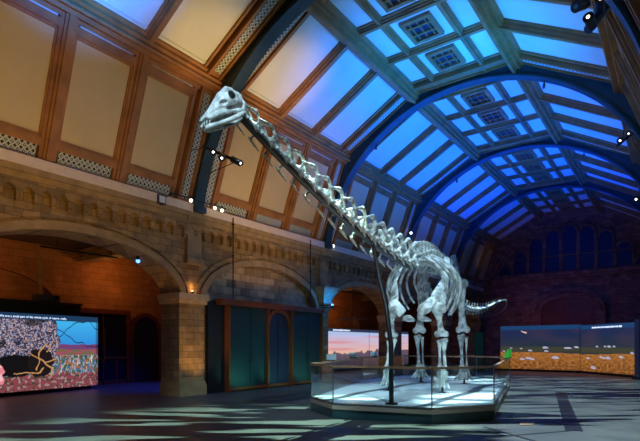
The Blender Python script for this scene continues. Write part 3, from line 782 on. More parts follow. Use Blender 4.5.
# interpretation labels and green tags on the handrail
def rail_pt(i, t): a, b = IN[i], IN[(i+1) % 8]; return a+(b-a)*t
acry = mat('frosted_acrylic', (.34, .42, .46), .3); 
for k, (i, t, lab) in enumerate(((7, .70, 'left one'), (7, .25, 'middle one'), (6, .75, 'right one'))):
    p = rail_pt(i, t)
    o = thing('label_stand', 'small frosted label plate standing on the platform handrail, the %s of three' % lab, 'label stand', (p.x, p.y, 1.152), 'label plates on the handrail')
    MB().obox((p.x, p.y, 1.165), (.22, .09, .02), Matrix.Rotation(math.radians(36), 3, 'Z')).build('foot', DARK, o)
    MB().obox((p.x, p.y, 1.255), (.27, .02, .17), Matrix.Rotation(math.radians(36), 3, 'Z') @ Matrix.Rotation(-.2, 3, 'X')).build('plate', acry, o)
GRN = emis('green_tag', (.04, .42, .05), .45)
for (t, h, lab) in ((.74, .20, 'bright green tag on the right end of the glass barrier rail, nearer and shorter'), (.95, .28, 'bright green tag on the right end of the glass barrier rail, farther and taller')):
    p = rail_pt(3, t); o = thing('green_tag', lab, 'tag', (p.x, p.y, 1.152), 'green tags on the handrail')
    MB().obox((p.x, p.y, 1.165), (.17, .08, .02), Matrix.Rotation(math.radians(36), 3, 'Z')).build('clip', BLACK, o)
    MB().obox((p.x, p.y, 1.17+h/2), (.15, .04, h), Matrix.Rotation(math.radians(36), 3, 'Z')).build('plate', GRN, o)
# dim green banner behind
p = W(10.0, 31.2, 0); bn = thing('banner_stand', 'dim green upright banner in the dark left of the sheep screens', 'banner', p)
Rz = Matrix.Rotation(math.radians(36), 3, 'Z')
MB().obox((p.x, p.y, 1.25), (.55, .03, 2.3), Rz).build('banner', mat('green_cloth', (.03, .20, .06), .7), bn); MB().obox((p.x, p.y, .05), (.7, .25, .10), Rz).build('base', BLACK, bn)

# floor hatch, and black strips drawn in place of shadow lines
def fl(px, py): return P(px, py, 495*1.6/(py-345))
fs = mat('black_shadow_strip', (.008, .010, .012), .35)
def shadow_strip(label, pts, w, z=.006):
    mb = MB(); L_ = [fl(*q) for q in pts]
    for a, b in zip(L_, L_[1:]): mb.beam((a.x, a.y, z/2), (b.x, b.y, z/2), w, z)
    c = (L_[0]+L_[-1])/2; o = mb.build('shadow_strip', fs); at_origin(o, (c.x, c.y, 0)); tag(o, label, 'shadow strip')
shadow_strip('broad black strip drawn for a shadow line running away from the viewer at lower right', [(560, 392), (574, 431)], .30)
shadow_strip('thin drawn shadow line crossing the pale floor from the platform foot to the broad strip', [(478, 431), (508, 436), (574, 430.5)], .06, .004)
shadow_strip('thin drawn shadow line running diagonally off the bottom of the floor beside the hatch', [(484, 427), (545, 444)], .07, .005)
hm = mat('brass_hatch', (.34, .23, .12), .4, .3)
for (pts, lab) in ((((519, 421.5), (536, 421.5), (533, 425.5), (520, 425.5)), 'small tan metal hatch plate in the pale floor right of the platform'),):
    q = [fl(*k) for k in pts]; o = MB().prism([(k.x, k.y) for k in q], 0, .012).build('floor_hatch', hm); c = sum(q, Vector())/4; at_origin(o, (c.x, c.y, 0)); tag(o, lab, 'floor hatch')

# ---------------------------------------------------------------- theatre lamps
def lamp_can(parent, p, aim, r=.08, l=.26, lens=LAMPW, top=None, body=BLACK):
    p = Vector(p); a = Vector(aim).normalized()
    h = MB(); h.tube([p-a*l*.5, p-a*l*.45, p+a*l*.3, p+a*l*.5], [r*.6, r*.9, r*.9, r], 14); hh = h.build('lamp_body', body, parent)
    MB().cyl(p+a*(l*.5-.003), p+a*(l*.5+.006), r*.34, n=14).build('lens', lens, parent)
    if top is not None: MB().cyl(p, top, .014, n=8).build('bracket', BLACK, parent)
def bar(label, a, b, r=.025, hang=()):
    a, b = Vector(a), Vector(b); t = thing('lighting_bar', label, 'lighting bar', (a+b)/2); MB().cyl(a, b, r, n=8).build('tube', BLACK, t)
    for (u, q) in hang: MB().cyl(a+(b-a)*u, q, .012, n=6).build('hanger', BLACK, t)
    return t
def spot_at(label, px, py, dep, aim, r=.08, l=.26, lens=LAMPW, to=None, grp=None, body=BLACK):
    p = P(px, py, dep); t = thing('spotlight', label, 'spotlight', p, grp); lamp_can(t, p, aim, r, l, lens, to, body); return t
# bar in front of the first rib, below the skull
a, b = P(203, 146, 14.6), P(243, 164, 14.6)
def vault_above(p): 
    return Vector((XC-4.95-(9.42-p.z)*.371, p.y, p.z))
bar('short black lighting bar with three lamps fixed to the first roof rib below the skull', a, b, .05, [(.1, vault_above(a)), (.85, vault_above(b))])
for (px, py, w, dr_) in ((213, 152, 'left', (.6, -.5, -.3)), (222, 157, 'middle', (.6, -.6, -.5)), (236, 161, 'right', (.7, .2, -.4))):
    spot_at('black spotlight on the short bar below the skull, the %s lamp' % w, px, py, 14.4, dr_, .10, .34, LAMPW, to=a+(b-a)*((px-203)/40), grp='lamps on the short bar below the skull')
# cable along the cornice
def wallp(px, py, x=XL+.55):
    r = (px-320)/495; dirx = CS*r-SN; dep = x/dirx; return P(px, py, dep)
a, b = wallp(170, 192.5), wallp(226, 209)
bar('thin black lighting bar with warm bulbs crossing the foot of the first roof rib', a, b, .022, [(.05, a+Vector((-.75, 0, -.2))), (.95, b+Vector((-.75, 0, -.2)))])
for (px, py, w) in ((191, 200.5, 'left'), (215, 208, 'middle'), (222, 210.5, 'right')):
    p = wallp(px, py); t = thing('bulb_lamp', 'round warm bulb on the thin cornice bar by the first rib, the %s of three' % w, 'lamp', p, 'bulbs on the cornice bar')
    MB().ball(p, .055, 8).build('bulb', LAMPY, t); MB().cyl(p, p+Vector((0, 0, .13)), .025, n=8).build('socket', BLACK, t)
p = wallp(161, 199.5, XL+.3); t = thing('floodlight', 'small square white floodlight standing on the cornice left of the first rib', 'floodlight', p)
MB().box((p.x-.08, p.y-.13, p.z-.13), (p.x+.06, p.y+.13, p.z+.12)).build('housing', DARK, t); MB().box((p.x+.06, p.y-.10, p.z-.10), (p.x+.07, p.y+.10, p.z+.09)).build('lens', mat('frosted_lens', (.7, .75, .8), .3), t)
MB().box((p.x-.2, p.y-.03, p.z-.16), (p.x+.03, p.y+.03, p.z-.12)).build('foot', BLACK, t)
# small bulbs by the feet of the second and third ribs
for (px, py, x, lab) in ((333, 246, XL+.35, 'small white lamp at the foot of the second roof rib'), (422.5, 254, XL+1.0, 'small white lamp at the foot of the third roof rib behind the skeleton'), (411, 233, XL+1.0, 'tiny dim lamp on the roof slope above the skeleton back')):
    p = wallp(px, py, x); t = thing('bulb_lamp', lab, 'lamp', p); MB().ball(p, .07, 8).build('bulb', LAMPW, t); MB().cyl(p, (p.x-.6, p.y, p.z+.05), .02, n=8).build('arm', BLACK, t)
# two heads on the upper right, near the vault
def rp(px, py, dep): return P(px, py, dep)
a, b = P(588, 30, 10.6), P(622, -14, 10.6)
bar('thick black lighting bar hanging at the top right corner under the purlin', a, b, .10, [(.6, P(612, 8, 12.2)), (.95, P(622, -4, 12.0))])
for (px, py, dd_, lab) in ((600, 6.5, (.1, -.6, .2), 'upper lamp on the thick bar in the top right corner'), (590.5, 22, (-.1, -.8, .1), 'lower lamp on the thick bar in the top right corner')):
    spot_at('black theatre spotlight, the '+lab, px, py, 10.45, dd_, .11, .36, LAMPY, to=a+(b-a)*(.65 if py < 10 else .2), grp=None)
spot_at('separate black theatre spotlight at the top edge left of the thick bar', 581, 5, 10.4, (-.3, -.7, -.4), .12, .4, mat('teal_lens', (.05, .25, .25), .2), to=P(584, -14, 10.6))
a, b = P(617, 146, 16.5), P(650, 118, 16.5)
bar('blue-lit lighting bar with two white lamps at the right edge over the second rib', a, b, .05, [(.15, P(628, 108, 17.0)), (.9, P(650, 100, 16.6))])
for (px, py, w) in ((621, 140.5, 'left, larger'), (629.5, 133.5, 'right, smaller')):
    spot_at('bright white lamp on the blue-lit bar at the right edge, the %s one' % w, px, py, 16.2, (-.1, -.9, -.3), .10 if w[0] == 'l' else .08, .3, LAMPW, to=a+(b-a)*((px-615)/35), grp=None)
spot_at('white spotlight at the right edge below the second roof rib', 638, 198.5, 20, (-.3, -.8, -.3), .13, .34, LAMPW, to=P(646, 170, 20.3))
# pin spots on the rib soffits
for (px, ri, w) in ((536, 3, 'left of the crown of the first big rib'), (568, 2.5, None), (462, 3, None)):
    pass
def on_rib(y, t): tt = math.radians(t); return Vector((XC-5.76*math.cos(tt), y, ZC+5.76*math.sin(tt)))
for (ri, t, lab) in ((3, 52, 'tiny lamp clipped under the second roof rib on its left haunch'), (3, 118, 'tiny lamp clipped under the second roof rib right of the crown'), (4, 60, 'tiny lamp clipped under the third roof rib on its left haunch'), (4, 120, 'tiny lamp clipped under the third roof rib right of the crown')):
    p = on_rib(RIBS[ri], t); o = thing('pin_spot', lab, 'lamp', p)
    MB().cyl(p+Vector((0, 0, .10)), p, .018, n=8).build('stem', BLACK, o); MB().tube([p, p+Vector((0, -.05, -.15))], [.035, .05], 10).build('lamp_body', DARK, o)
# blue star lamp under the first arch
p = P(138, 261, 14.55); t = thing('pendant_lamp', 'bright blue-white lamp glowing high in the dark aisle inside the first arch', 'lamp', p)
MB().ball(p, .06, 8).build('bulb', LAMPB, t); MB().cyl(p+Vector((0, 0, .03)), p+Vector((0, 0, .15)), .05, n=10).build('socket', BLACK, t); MB().cyl(p+Vector((0, 0, .15)), (p.x, p.y, 5.3), .015, n=6).build('stem', BLACK, t)
a, b = P(40, 246, 15.5), P(118, 258, 17.8); bar('thin pale rod crossing the dark aisle behind the first arch', a, b, .03, [(.2, Vector((*(a+(b-a)*.2).to_tuple()[:2], 5.3))), (.9, Vector((*(a+(b-a)*.9).to_tuple()[:2], 5.3)))])
# aisle chandelier seen through third arch
p = P(353, 320, 26); t = thing('pendant_lamp', 'dark pendant light with cross bars hanging in the aisle through the third arch', 'lamp', p)
MB().cyl((p.x, p.y, p.z-.1), (p.x, p.y, 5.3), .02, n=6).build('stem', BLACK, t); MB().box((p.x-.12, p.y-.12, p.z-.25), (p.x+.12, p.y+.12, p.z+.2)).build('lantern', mat('orange_lantern', (.4, .12, .03), .5), t)
MB().beam(W(.9, 26, p.z+.05), W(2.6, 26, p.z+.05), .05, .05).build('cross_bar', BLACK, t)
# ================================================================ the skeleton
def bone_mat():
    m, nt, b = nodes('grey_bone'); L = nt.links.new
    tc = nt.nodes.new('ShaderNodeTexCoord'); n = nt.nodes.new('ShaderNodeTexNoise'); n.inputs['Scale'].default_value = 5; n.inputs['Detail'].default_value = 7
    L(tc.outputs['Object'], n.inputs['Vector'])
    r = nt.nodes.new('ShaderNodeValToRGB'); r.color_ramp.elements[0].position = .40; r.color_ramp.elements[1].position = .58
    r.color_ramp.elements[0].color = (.24, .255, .25, 1); r.color_ramp.elements[1].color = (.68, .71, .68, 1)
    L(n.outputs['Fac'], r.inputs['Fac']); L(r.outputs['Color'], b.inputs['Base Color']); b.inputs['Roughness'].default_value = .45
    bp = nt.nodes.new('ShaderNodeBump'); bp.inputs['Strength'].default_value = .5; bp.inputs['Distance'].default_value = .02
    L(n.outputs['Fac'], bp.inputs['Height']); L(bp.outputs['Normal'], b.inputs['Normal']); return m
BONE = bone_mat()
def remesh(mb, vox, smooth=2, m=BONE, cuts=None, name='b'):
    me = mb.mesh('tmp', m); o = bpy.data.objects.new('tmp', me); C.objects.link(o)
    r = o.modifiers.new('r', 'REMESH'); r.mode = 'VOXEL'; r.voxel_size = vox; r.use_smooth_shade = True
    if smooth: s = o.modifiers.new('s', 'SMOOTH'); s.iterations = smooth; s.factor = .5
    co = []
    for c in (cuts or []):
        k = bpy.data.objects.new('k', c.mesh('k', m)); C.objects.link(k); co.append(k)
        q = o.modifiers.new('q', 'BOOLEAN'); q.object = k; q.operation = 'DIFFERENCE'; q.solver = 'FAST'
    bpy.context.view_layer.update()
    dg = bpy.context.evaluated_depsgraph_get(); out = bpy.data.meshes.new_from_object(o.evaluated_get(dg)); out.name = name
    out.materials.clear(); out.materials.append(m)
    bpy.data.objects.remove(o)
    for k in co: bpy.data.objects.remove(k)
    return out
def Bd(s, side, z):                       # body frame: metres behind the shoulders, metres to the side, height
    return W(2.66+.44*s+.9*side, 13.85+.9*s-.44*side, z)
ROOTP = Bd(1.7, 0, .30)
sk = thing('dinosaur_skeleton', 'giant long-necked sauropod dinosaur skeleton mounted on the glass-railed platform', 'skeleton', ROOTP)

def place(name, me, M, parent=sk):
    o = bpy.data.objects.new(name, me); C.objects.link(o); o.parent = parent
    o.matrix_local = Matrix.Translation(-world_loc(parent)) @ M; return o
def frame(p, fwd, sc, up=Vector((0, 0, 1)), roll=0):
    x = Vector(fwd).normalized(); y = up.cross(x).normalized(); z = x.cross(y)
    R_ = Matrix((x, y, z)).transposed() @ Matrix.Rotation(roll, 3, 'X')
    M = R_.to_4x4() @ Matrix.Diagonal((*sc, 1)); M.translation = p; return M
# vertebra patterns, +x towards the head
def cervical():
    b = MB(); b.tube([(-.52, 0, 0), (-.40, 0, 0), (-.1, 0, .0), (.3, 0, .0), (.5, 0, 0)], [.19, .18, .12, .13, .16], 12)
    for s in (-1, 1):
        b.tube([(-.15, s*.04, .08), (.25, s*.15, .20), (.62, s*.20, .30)], [.06, .05, .045], 8)      # front joint
        b.tube([(.60, s*.20, .28), (.36, s*.19, .36), (.08, s*.18, .46), (-.20, s*.17, .54), (-.40, s*.17, .50), (-.54, s*.17, .38)], [.055, .05, .055, .085, .06, .06], 8)   # loop over the spine tip
        b.tube([(-.54, s*.17, .38), (-.50, s*.12, .20), (-.30, s*.05, .08)], [.055, .045, .05], 8)
        b.tube([(.15, s*.05, 0), (.18, s*.25, -.06), (.20, s*.30, -.20)], [.06, .05, .05], 8)         # side process
        b.tube([(.42, s*.28, -.20), (.2, s*.30, -.24), (-.15, s*.29, -.32), (-.45, s*.27, -.42)], [.02, .05, .04, .015], 8)
    return remesh(b, .032, 1)
def dorsal():
    b = MB(); b.tube([(-.36, 0, 0), (-.25, 0, 0), (0, 0, 0), (.25, 0, 0), (.36, 0, 0)], [.2, .2, .14, .18, .2], 12)
    b.tube([(0, 0, .1), (0, 0, .35), (-.05, 0, .7), (-.08, 0, 1.0), (-.08, 0, 1.06)], [.12, .08, .055, .13, .10], 8)
    for s in (-1, 1):
        b.tube([(0, s*.05, .32), (0, s*.3, .42), (0, s*.55, .5)], [.10, .06, .07], 8)
        b.tube([(0, s*.5, .48), (-.03, s*.2, .75), (-.07, s*.06, 1.0)], [.03, .03, .05], 8)
        b.tube([(0, s*.14, .0), (0, s*.34, .25), (0, s*.50, .46)], [.04, .035, .03], 8)
        b.tube([(.1, s*.08, .3), (.40, s*.10, .38)], [.06, .04], 8); b.tube([(-.1, s*.08, .3), (-.40, s*.10, .42)], [.06, .04], 8)
    return remesh(b, .04, 1)
def caudal():
    b = MB(); b.tube([(-.46, 0, 0), (-.36, 0, 0), (0, 0, 0), (.36, 0, 0), (.46, 0, 0)], [.26, .27, .20, .25, .25], 12)
    b.tube([(0, 0, .15), (-.12, 0, .5), (-.28, 0, .85)], [.10, .07, .09], 8)
    for s in (-1, 1):
        b.tube([(0, s*.15, .05), (0, s*.5, .0)], [.10, .04], 8); b.tube([(.1, s*.06, .3), (.6, s*.07, .45)], [.05, .04], 8)
        b.tube([(-.4, s*.12, -.2), (-.5, s*.08, -.5), (-.62, 0, -.85)], [.04, .05, .06], 8)
    return remesh(b, .045, 1)
CV, DV, KV = cervical(), dorsal(), caudal()
# neck ------------------------------------------------------------------
nh = P(240, 113, 7.2); sh = Bd(-.35, 0, 3.86)
ctrl = nh*.45+sh*.55; ctrl += Vector((0, 0, -.50))
def neck_pt(t): return nh*(1-t)**2+ctrl*2*t*(1-t)+sh*t*t
NN = 15; ls = [.30+.32*(i/(NN-1))**.8 for i in range(NN)]; tot = sum(ls); acc = 0
NP = []
for i in range(NN):
    t0, t1 = acc/tot, (acc+ls[i])/tot; acc += ls[i]
    a, b = neck_pt(t0), neck_pt(t1); seg = (b-a).length; k = i/(NN-1)
    hgt = .38+.56*k**.9
    place('neck_vertebra', CV, frame((a+b)/2, a-b, (seg*.96, hgt*1.08, hgt*.92)))
    NP.append((a+b)/2)
mb = MB(); mb.tube([neck_pt(t/20)-Vector((0, 0, .05+.055*t/20)) for t in range(21)], [.05+.0028*t for t in range(21)], 8); mb.build('neck_shade_rod', BLACK, sk)  # support rod, thick and black to stand in for shade under the neck
# trunk -------------------------------------------------------------------
SP = [(-.35, 3.86), (.3, 3.98), (.9, 4.10), (1.6, 4.16), (2.3, 4.18), (2.9, 4.14), (3.5, 4.05), (4.0, 3.95)]
def spine(s):
    for (a, za), (b, zb) in zip(SP, SP[1:]):
        if a <= s <= b: return Bd(s, 0, za+(zb-za)*(s-a)/(b-a))
    return Bd(s, 0, SP[-1][1])
nd = 8
for i in range(nd):
    s = -.10+i*.37; p = spine(s); q = spine(s+.2)
    place('back_vertebra', DV, frame(p, p-q, (.44, .62 if i > 1 else .7, .50+.02*i)))
for i in range(4):
    s = 2.86+i*.27; p = spine(s); q = spine(min(s+.1, 4)); place('hip_vertebra', DV, frame(p, p-q, (.36, .55, .62)))
# ribs
for i in range(10):
    s = -.05+i*.30; k = math.sin(PI*min(1, (i+1.6)/9)); wd = .56+.50*k; dr = 1.0+.72*k
    for sd in (-1, 1):
        z = spine(s).z; mb = MB(); pts = []
        for j in range(11):
            t = j/10; a = t*PI*.80
            pts.append(Bd(s+.05+.22*t*(1 if i < 8 else .6), sd*(.22+(wd-.22)*math.sin(min(a, PI/2)) if a < PI/2 else wd-(.28*wd)*((a-PI/2)/(PI*.3))**2), z+.14-dr*(t**1.25)*1.02))
        mb.tube(pts, [.04, .046, .046, .045, .044, .043, .042, .04, .038, .036, .03], 8, .6, up=(Bd(1, 0, 0)-Bd(0, 0, 0)))
        mb.build('rib', BONE, sk)
# pelvis
mb = MB()
for sd in (-1, 1):
    U = Bd(0, 1, 0)-Bd(0, 0, 0)
    mb.tube([Bd(2.55, sd*.50, 4.10), Bd(2.9, sd*.46, 4.30), Bd(3.3, sd*.44, 4.36), Bd(3.75, sd*.42, 4.24), Bd(4.05, sd*.40, 4.05)], [.14, .26, .30, .24, .10], 12, .28, up=U)
    mb.tube([Bd(3.3, sd*.45, 4.25), Bd(3.3, sd*.55, 3.85), Bd(3.25, sd*.52, 3.62)], [.22, .16, .14], 12, .6, up=U)
    for s in (2.9, 3.2, 3.5, 3.8): mb.tube([Bd(s, 0, 4.1), Bd(s, sd*.45, 4.15)], [.10, .09], 8)
place('pelvis', remesh(mb, .035, 1), Matrix())
for sd in (-1, 1):
    U = Bd(0, 1, 0)-Bd(0, 0, 0)
    mb = MB(); mb.tube([Bd(3.15, sd*.48, 3.62), Bd(2.9, sd*.36, 3.2), Bd(2.75, sd*.16, 2.85), Bd(2.7, sd*.06, 2.7)], [.15, .10, .11, .13], 10, .5, up=U); place('pubis', remesh(mb, .03, 1), Matrix())
    mb = MB(); mb.tube([Bd(3.4, sd*.48, 3.62), Bd(3.75, sd*.30, 3.25), Bd(4.1, sd*.10, 2.95), Bd(4.25, sd*.06, 2.85)], [.13, .08, .07, .09], 10, .5, up=U); place('ischium', remesh(mb, .03, 1), Matrix())
# hind legs
def long_bone(a, b, r0, rm, r1, knob=1.0, n=10, wide=None):
    a, b = Vector(a), Vector(b); mb = MB(); w = (wide or (Bd(0, 1, 0)-Bd(0, 0, 0))).normalized(); d = b-a
    mb.tube([a, a+d*.06, a+d*.18, a+d*.45, a+d*.75, a+d*.9, b], [r0*.8, r0, r0*.8, rm, rm*1.15, r1*.85, r1*.8], 12, .68, up=(d.cross(w)))
    for s in (-1, 1): mb.ball(b-d.normalized()*r1*.35+w*s*r1*.72, r1*.62*knob, 8)
    mb.ball(a+w*r0*.5+d.normalized()*r0*.2, r0*.72*knob, 8); mb.ball(a-w*r0*.45+d.normalized()*r0*.35, r0*.6*knob, 8)
    return remesh(mb, .024, 1)
def foot(top, ground, n=5, r=.042, spread=.30, fw=(Bd(-1, 0, 0)-Bd(0, 0, 0)), name='toe'):
    top = Vector(top); sdv = (Bd(0, 1, 0)-Bd(0, 0, 0)).normalized(); fw = fw.normalized()
    for k in range(n):
        a = (k-(n-1)/2)/((n-1)/2); t0 = top+sdv*a*.11+fw*(.05*(1-abs(a))); t1 = top+sdv*a*spread*.62+fw*(.16*(1-a*a*.6)); t1.z = ground+.16+.0*abs(a)
        t2 = top+sdv*a*spread+fw*(.30*(1-a*a*.5)); t2.z = ground+.04
        mb = MB(); mb.tube([t0, t0+(t1-t0)*.15, t0+(t1-t0)*.5, t1], [r*1.15, r*1.2, r*.75, r*1.2], 8); mb.tube([t1, t1+(t2-t1)*.6, t2], [r*1.25, r, r*.45], 8)
        mb.ball(t1, r*1.3, 6)
        place('toe', remesh(mb, .018, 1), Matrix())
GZ = .30
def post(p, top):
    mb = MB(); mb.cyl((p.x, p.y, GZ), (p.x, p.y, top), .035, n=10); mb.cyl((p.x, p.y, GZ), (p.x, p.y, GZ+.02), .10, n=14); mb.build('mounting_post', BLACK, sk)
for sd in (-1, 1):
    sx = sd*.76; lean = -.10 if sd > 0 else .12
    hip = Bd(3.3, sd*.62, 3.68); knee = Bd(3.22+lean, sx, 1.98); ank = Bd(3.45+lean, sx, .84)
    place('femur', long_bone(hip, knee+Vector((0, 0, .06)), .235, .105, .18), Matrix())
    o1 = (Bd(0, 1, 0)-Bd(0, 0, 0)).normalized()*.085
    place('tibia', long_bone(knee-o1*.8-Vector((0, 0, .06)), ank-o1*.8, .12, .05, .085), Matrix())
    place('fibula', long_bone(knee+o1*1.25-Vector((0, 0, .12)), ank+o1*.9, .06, .03, .055), Matrix())
    mb = MB(); mb.ball(ank-Vector((0, 0, .05)), .12, 8, (1.2, 1, .6)); place('ankle_bone', remesh(mb, .025, 1), Matrix())
    foot(ank-Vector((0, 0, .09)), GZ+.10, 5, .05, .30)
    post(Bd(3.45+lean, sx, 0), .80)
    # forelimb
    lean = -.0
    so = .67 if sd > 0 else .60; shd = Bd(-.22, sd*so, 2.66); elb = Bd(.10, sd*.72, 1.80); wr = Bd(-.02, sd*.76, .96)
    U = Bd(0, 1, 0)-Bd(0, 0, 0)
    mb = MB(); mb.tube([Bd(1.25, sd*.62, 4.20), Bd(.9, sd*.72, 3.85), Bd(.45, sd*.74, 3.4), Bd(.1, sd*(so+.03), 3.05), Bd(-.12, sd*so, 2.80), Bd(-.30, sd*(so-.06), 2.60)], [.11, .11, .13, .21, .26, .15], 14, .24, up=(U*.5*sd+(Bd(-1, 0, 0)-Bd(0, 0, 0))*.87))
    place('shoulder_blade', remesh(mb, .026, 1), Matrix())
    mb = MB(); mb.tube([Bd(-.25, sd*.58, 2.85), Bd(-.42, sd*.40, 2.60), Bd(-.42, sd*.22, 2.45)], [.13, .19, .14], 14, .28, up=(Bd(-1, 0, .4)-Bd(0, 0, 0))); place('coracoid', remesh(mb, .026, 1), Matrix())
    mb = MB(); mb.tube([Bd(-.15, sd*.18, 2.42), Bd(.1, sd*.22, 2.32), Bd(.45, sd*.24, 2.30)], [.10, .20, .14], 12, .25, up=Vector((0, 0, 1))); place('breast_plate', remesh(mb, .026, 1), Matrix())
    place('humerus', long_bone(shd, elb+Vector((0, 0, .05)), .20, .075, .15), Matrix())
    place('ulna', long_bone(elb+o1*.7-Vector((0, 0, .05)), wr+o1*.8, .10, .045, .065), Matrix())
    place('radius', long_bone(elb-o1*.8-Vector((0, 0, .08)), wr-o1*.7, .075, .038, .07), Matrix())
    mb = MB(); mb.ball(wr-Vector((0, 0, .04)), .10, 8, (1.2, 1, .5)); place('wrist_bone', remesh(mb, .022, 1), Matrix())
    foot(wr-Vector((0, 0, .07)), GZ+.09, 5, .042, .22)
    post(Bd(-.02, sd*.76, 0), .9)
# tail
TP = [spine(4.0)]+[W(*q) for q in ((4.55, 17.9, 3.78), (5.05, 18.7, 3.42), (5.6, 19.4, 3.15), (6.2, 20.1, 3.06), (6.9, 20.8, 3.16), (7.6, 21.5, 3.42), (8.15, 22.1, 3.60), (8.6, 22.8, 3.60), (8.75, 23.5, 3.3), (8.6, 24.2, 3.08), (8.2, 24.7, 3.02), (7.8, 25.1, 3.02))]
def crom(P_, t):
    n = len(P_)-1; f = t*n; i = min(int(f), n-1); u = f-i
    p0, p1, p2, p3 = P_[max(i-1, 0)], P_[i], P_[i+1], P_[min(i+2, n)]
    return .5*((2*p1)+(p2-p0)*u+(2*p0-5*p1+4*p2-p3)*u*u+(3*p1-p0-3*p2+p3)*u**3)
tp = [crom(TP, k/600) for k in range(601)]; cum = [0]
for a, b in zip(tp, tp[1:]): cum.append(cum[-1]+(b-a).length)
def tail_at(s):
    import bisect
    i = min(600, bisect.bisect_left(cum, s)); return tp[i]
s = .12; i = 0
while s < cum[-1]-.1 and i < 70:
    k = s/cum[-1]; l = .25 if k < .45 else .22; a, b = tail_at(s), tail_at(min(cum[-1], s+l)); sz = .50*max(0, 1-k*1.25)**1.2+.030
    place('tail_vertebra', KV, frame((a+b)/2, a-b, (l*.95, sz, sz*(1 if k < .6 else .7)))); s += l; i += 1
# support pole under the neck
tpole = .70; top = neck_pt(tpole)
pb = P(391.5, 404, 10.9); pb.z = GZ
mb = MB(); q1 = P(391, 345, 10.95); q2 = P(386, 305, 11.1); q3 = P(379, 277, 11.3)
top = min((neck_pt(t/100) for t in range(50, 90)), key=lambda p: abs(320+495*((CS*p.x+SN*p.y)/(-SN*p.x+CS*p.y))-372))
mb.tube([pb, q1, q2, q3, top-Vector((0, 0, .08))], [.055, .055, .052, .05, .045], 12); mb.cyl(pb, pb+Vector((0, 0, .03)), .14, n=20)
mb.build('support_pole', BLACK, sk)
# skull: +x snout, z up; drawn in metres then placed
b = MB()
b.tube([(-.22, 0, .02), (-.18, 0, .04), (-.08, 0, .07), (.02, 0, .055), (.12, 0, .01), (.24, 0, -.045), (.34, 0, -.085), (.40, 0, -.11)], [.05, .10, .135, .13, .105, .085, .08, .05], 16, [.75, .85, .95, .9, .8, .62, .45, .35], up=Vector((0, 1, 0)).cross(Vector((1, 0, 0))))
for sd in (-1, 1):
    b.tube([(.30, sd*.06, -.10), (.10, sd*.09, -.075), (-.05, sd*.10, -.085), (-.16, sd*.09, -.10)], [.025, .03, .025, .03], 8)
    b.tube([(-.16, sd*.09, -.11), (-.20, sd*.09, -.03), (-.17, sd*.10, .06)], [.03, .03, .035], 8)
    b.tube([(-.12, sd*.08, .13), (-.03, sd*.11, .15), (.06, sd*.08, .12)], [.03, .035, .02], 8)
cuts = []
for sd in (-1, 1):
    cuts.append(MB().ball((-.075, sd*.135, .075), .048, 8, (1, 1.0, 1.05)))
    cuts.append(MB().ball((.06, sd*.125, .01), .05, 8, (1.25, .9, .7)))
    cuts.append(MB().ball((-.155, sd*.12, .02), .040, 8, (.6, 1.2, 1.5)))
    cuts.append(MB().ball((-.03, sd*.12, -.055), .045, 8, (1.6, .9, .45)))
SKM = remesh(b, .011, 2, cuts=cuts)
SKB = mat('skull_bone', (.58, .60, .60), .5, var=.45, vscale=14, bump=.9)
SKM.materials.clear(); SKM.materials.append(SKB)
jb = MB()
for sd in (-1, 1):
    jb.tube([(-.19, sd*.085, -.115), (-.08, sd*.095, -.15), (.06, sd*.085, -.17), (.20, sd*.075, -.18), (.31, sd*.055, -.185), (.355, sd*.02, -.185)], [.02, .035, .03, .028, .035, .03], 10, .9)
JWM = remesh(jb, .011, 1)
fw = (CS*Vector((1, 0, 0))+SN*Vector((0, 1, 0)))*(-.86)+(-SN*Vector((1, 0, 0))+CS*Vector((0, 1, 0)))*(-.36)+Vector((0, 0, -.36))
Mh = frame(P(226.5, 107, 6.95), fw, (1.12, 1.12, 1.25))
skull = place('skull', SKM, Mh)
def child(name, me):                      # a sub-part sharing the skull's frame
    o = bpy.data.objects.new(name, me); C.objects.link(o); o.parent = skull; return o
child('lower_jaw', JWM)
teeth = MB()
for k in range(11):
    a = (k-5)/5; x = .395-.10*a*a; y = a*.062
    teeth.tube([(x-.01, y, -.115), (x+.012, y, -.165)], [.007, .004], 6)
child('teeth', teeth.mesh('teeth', BONE))
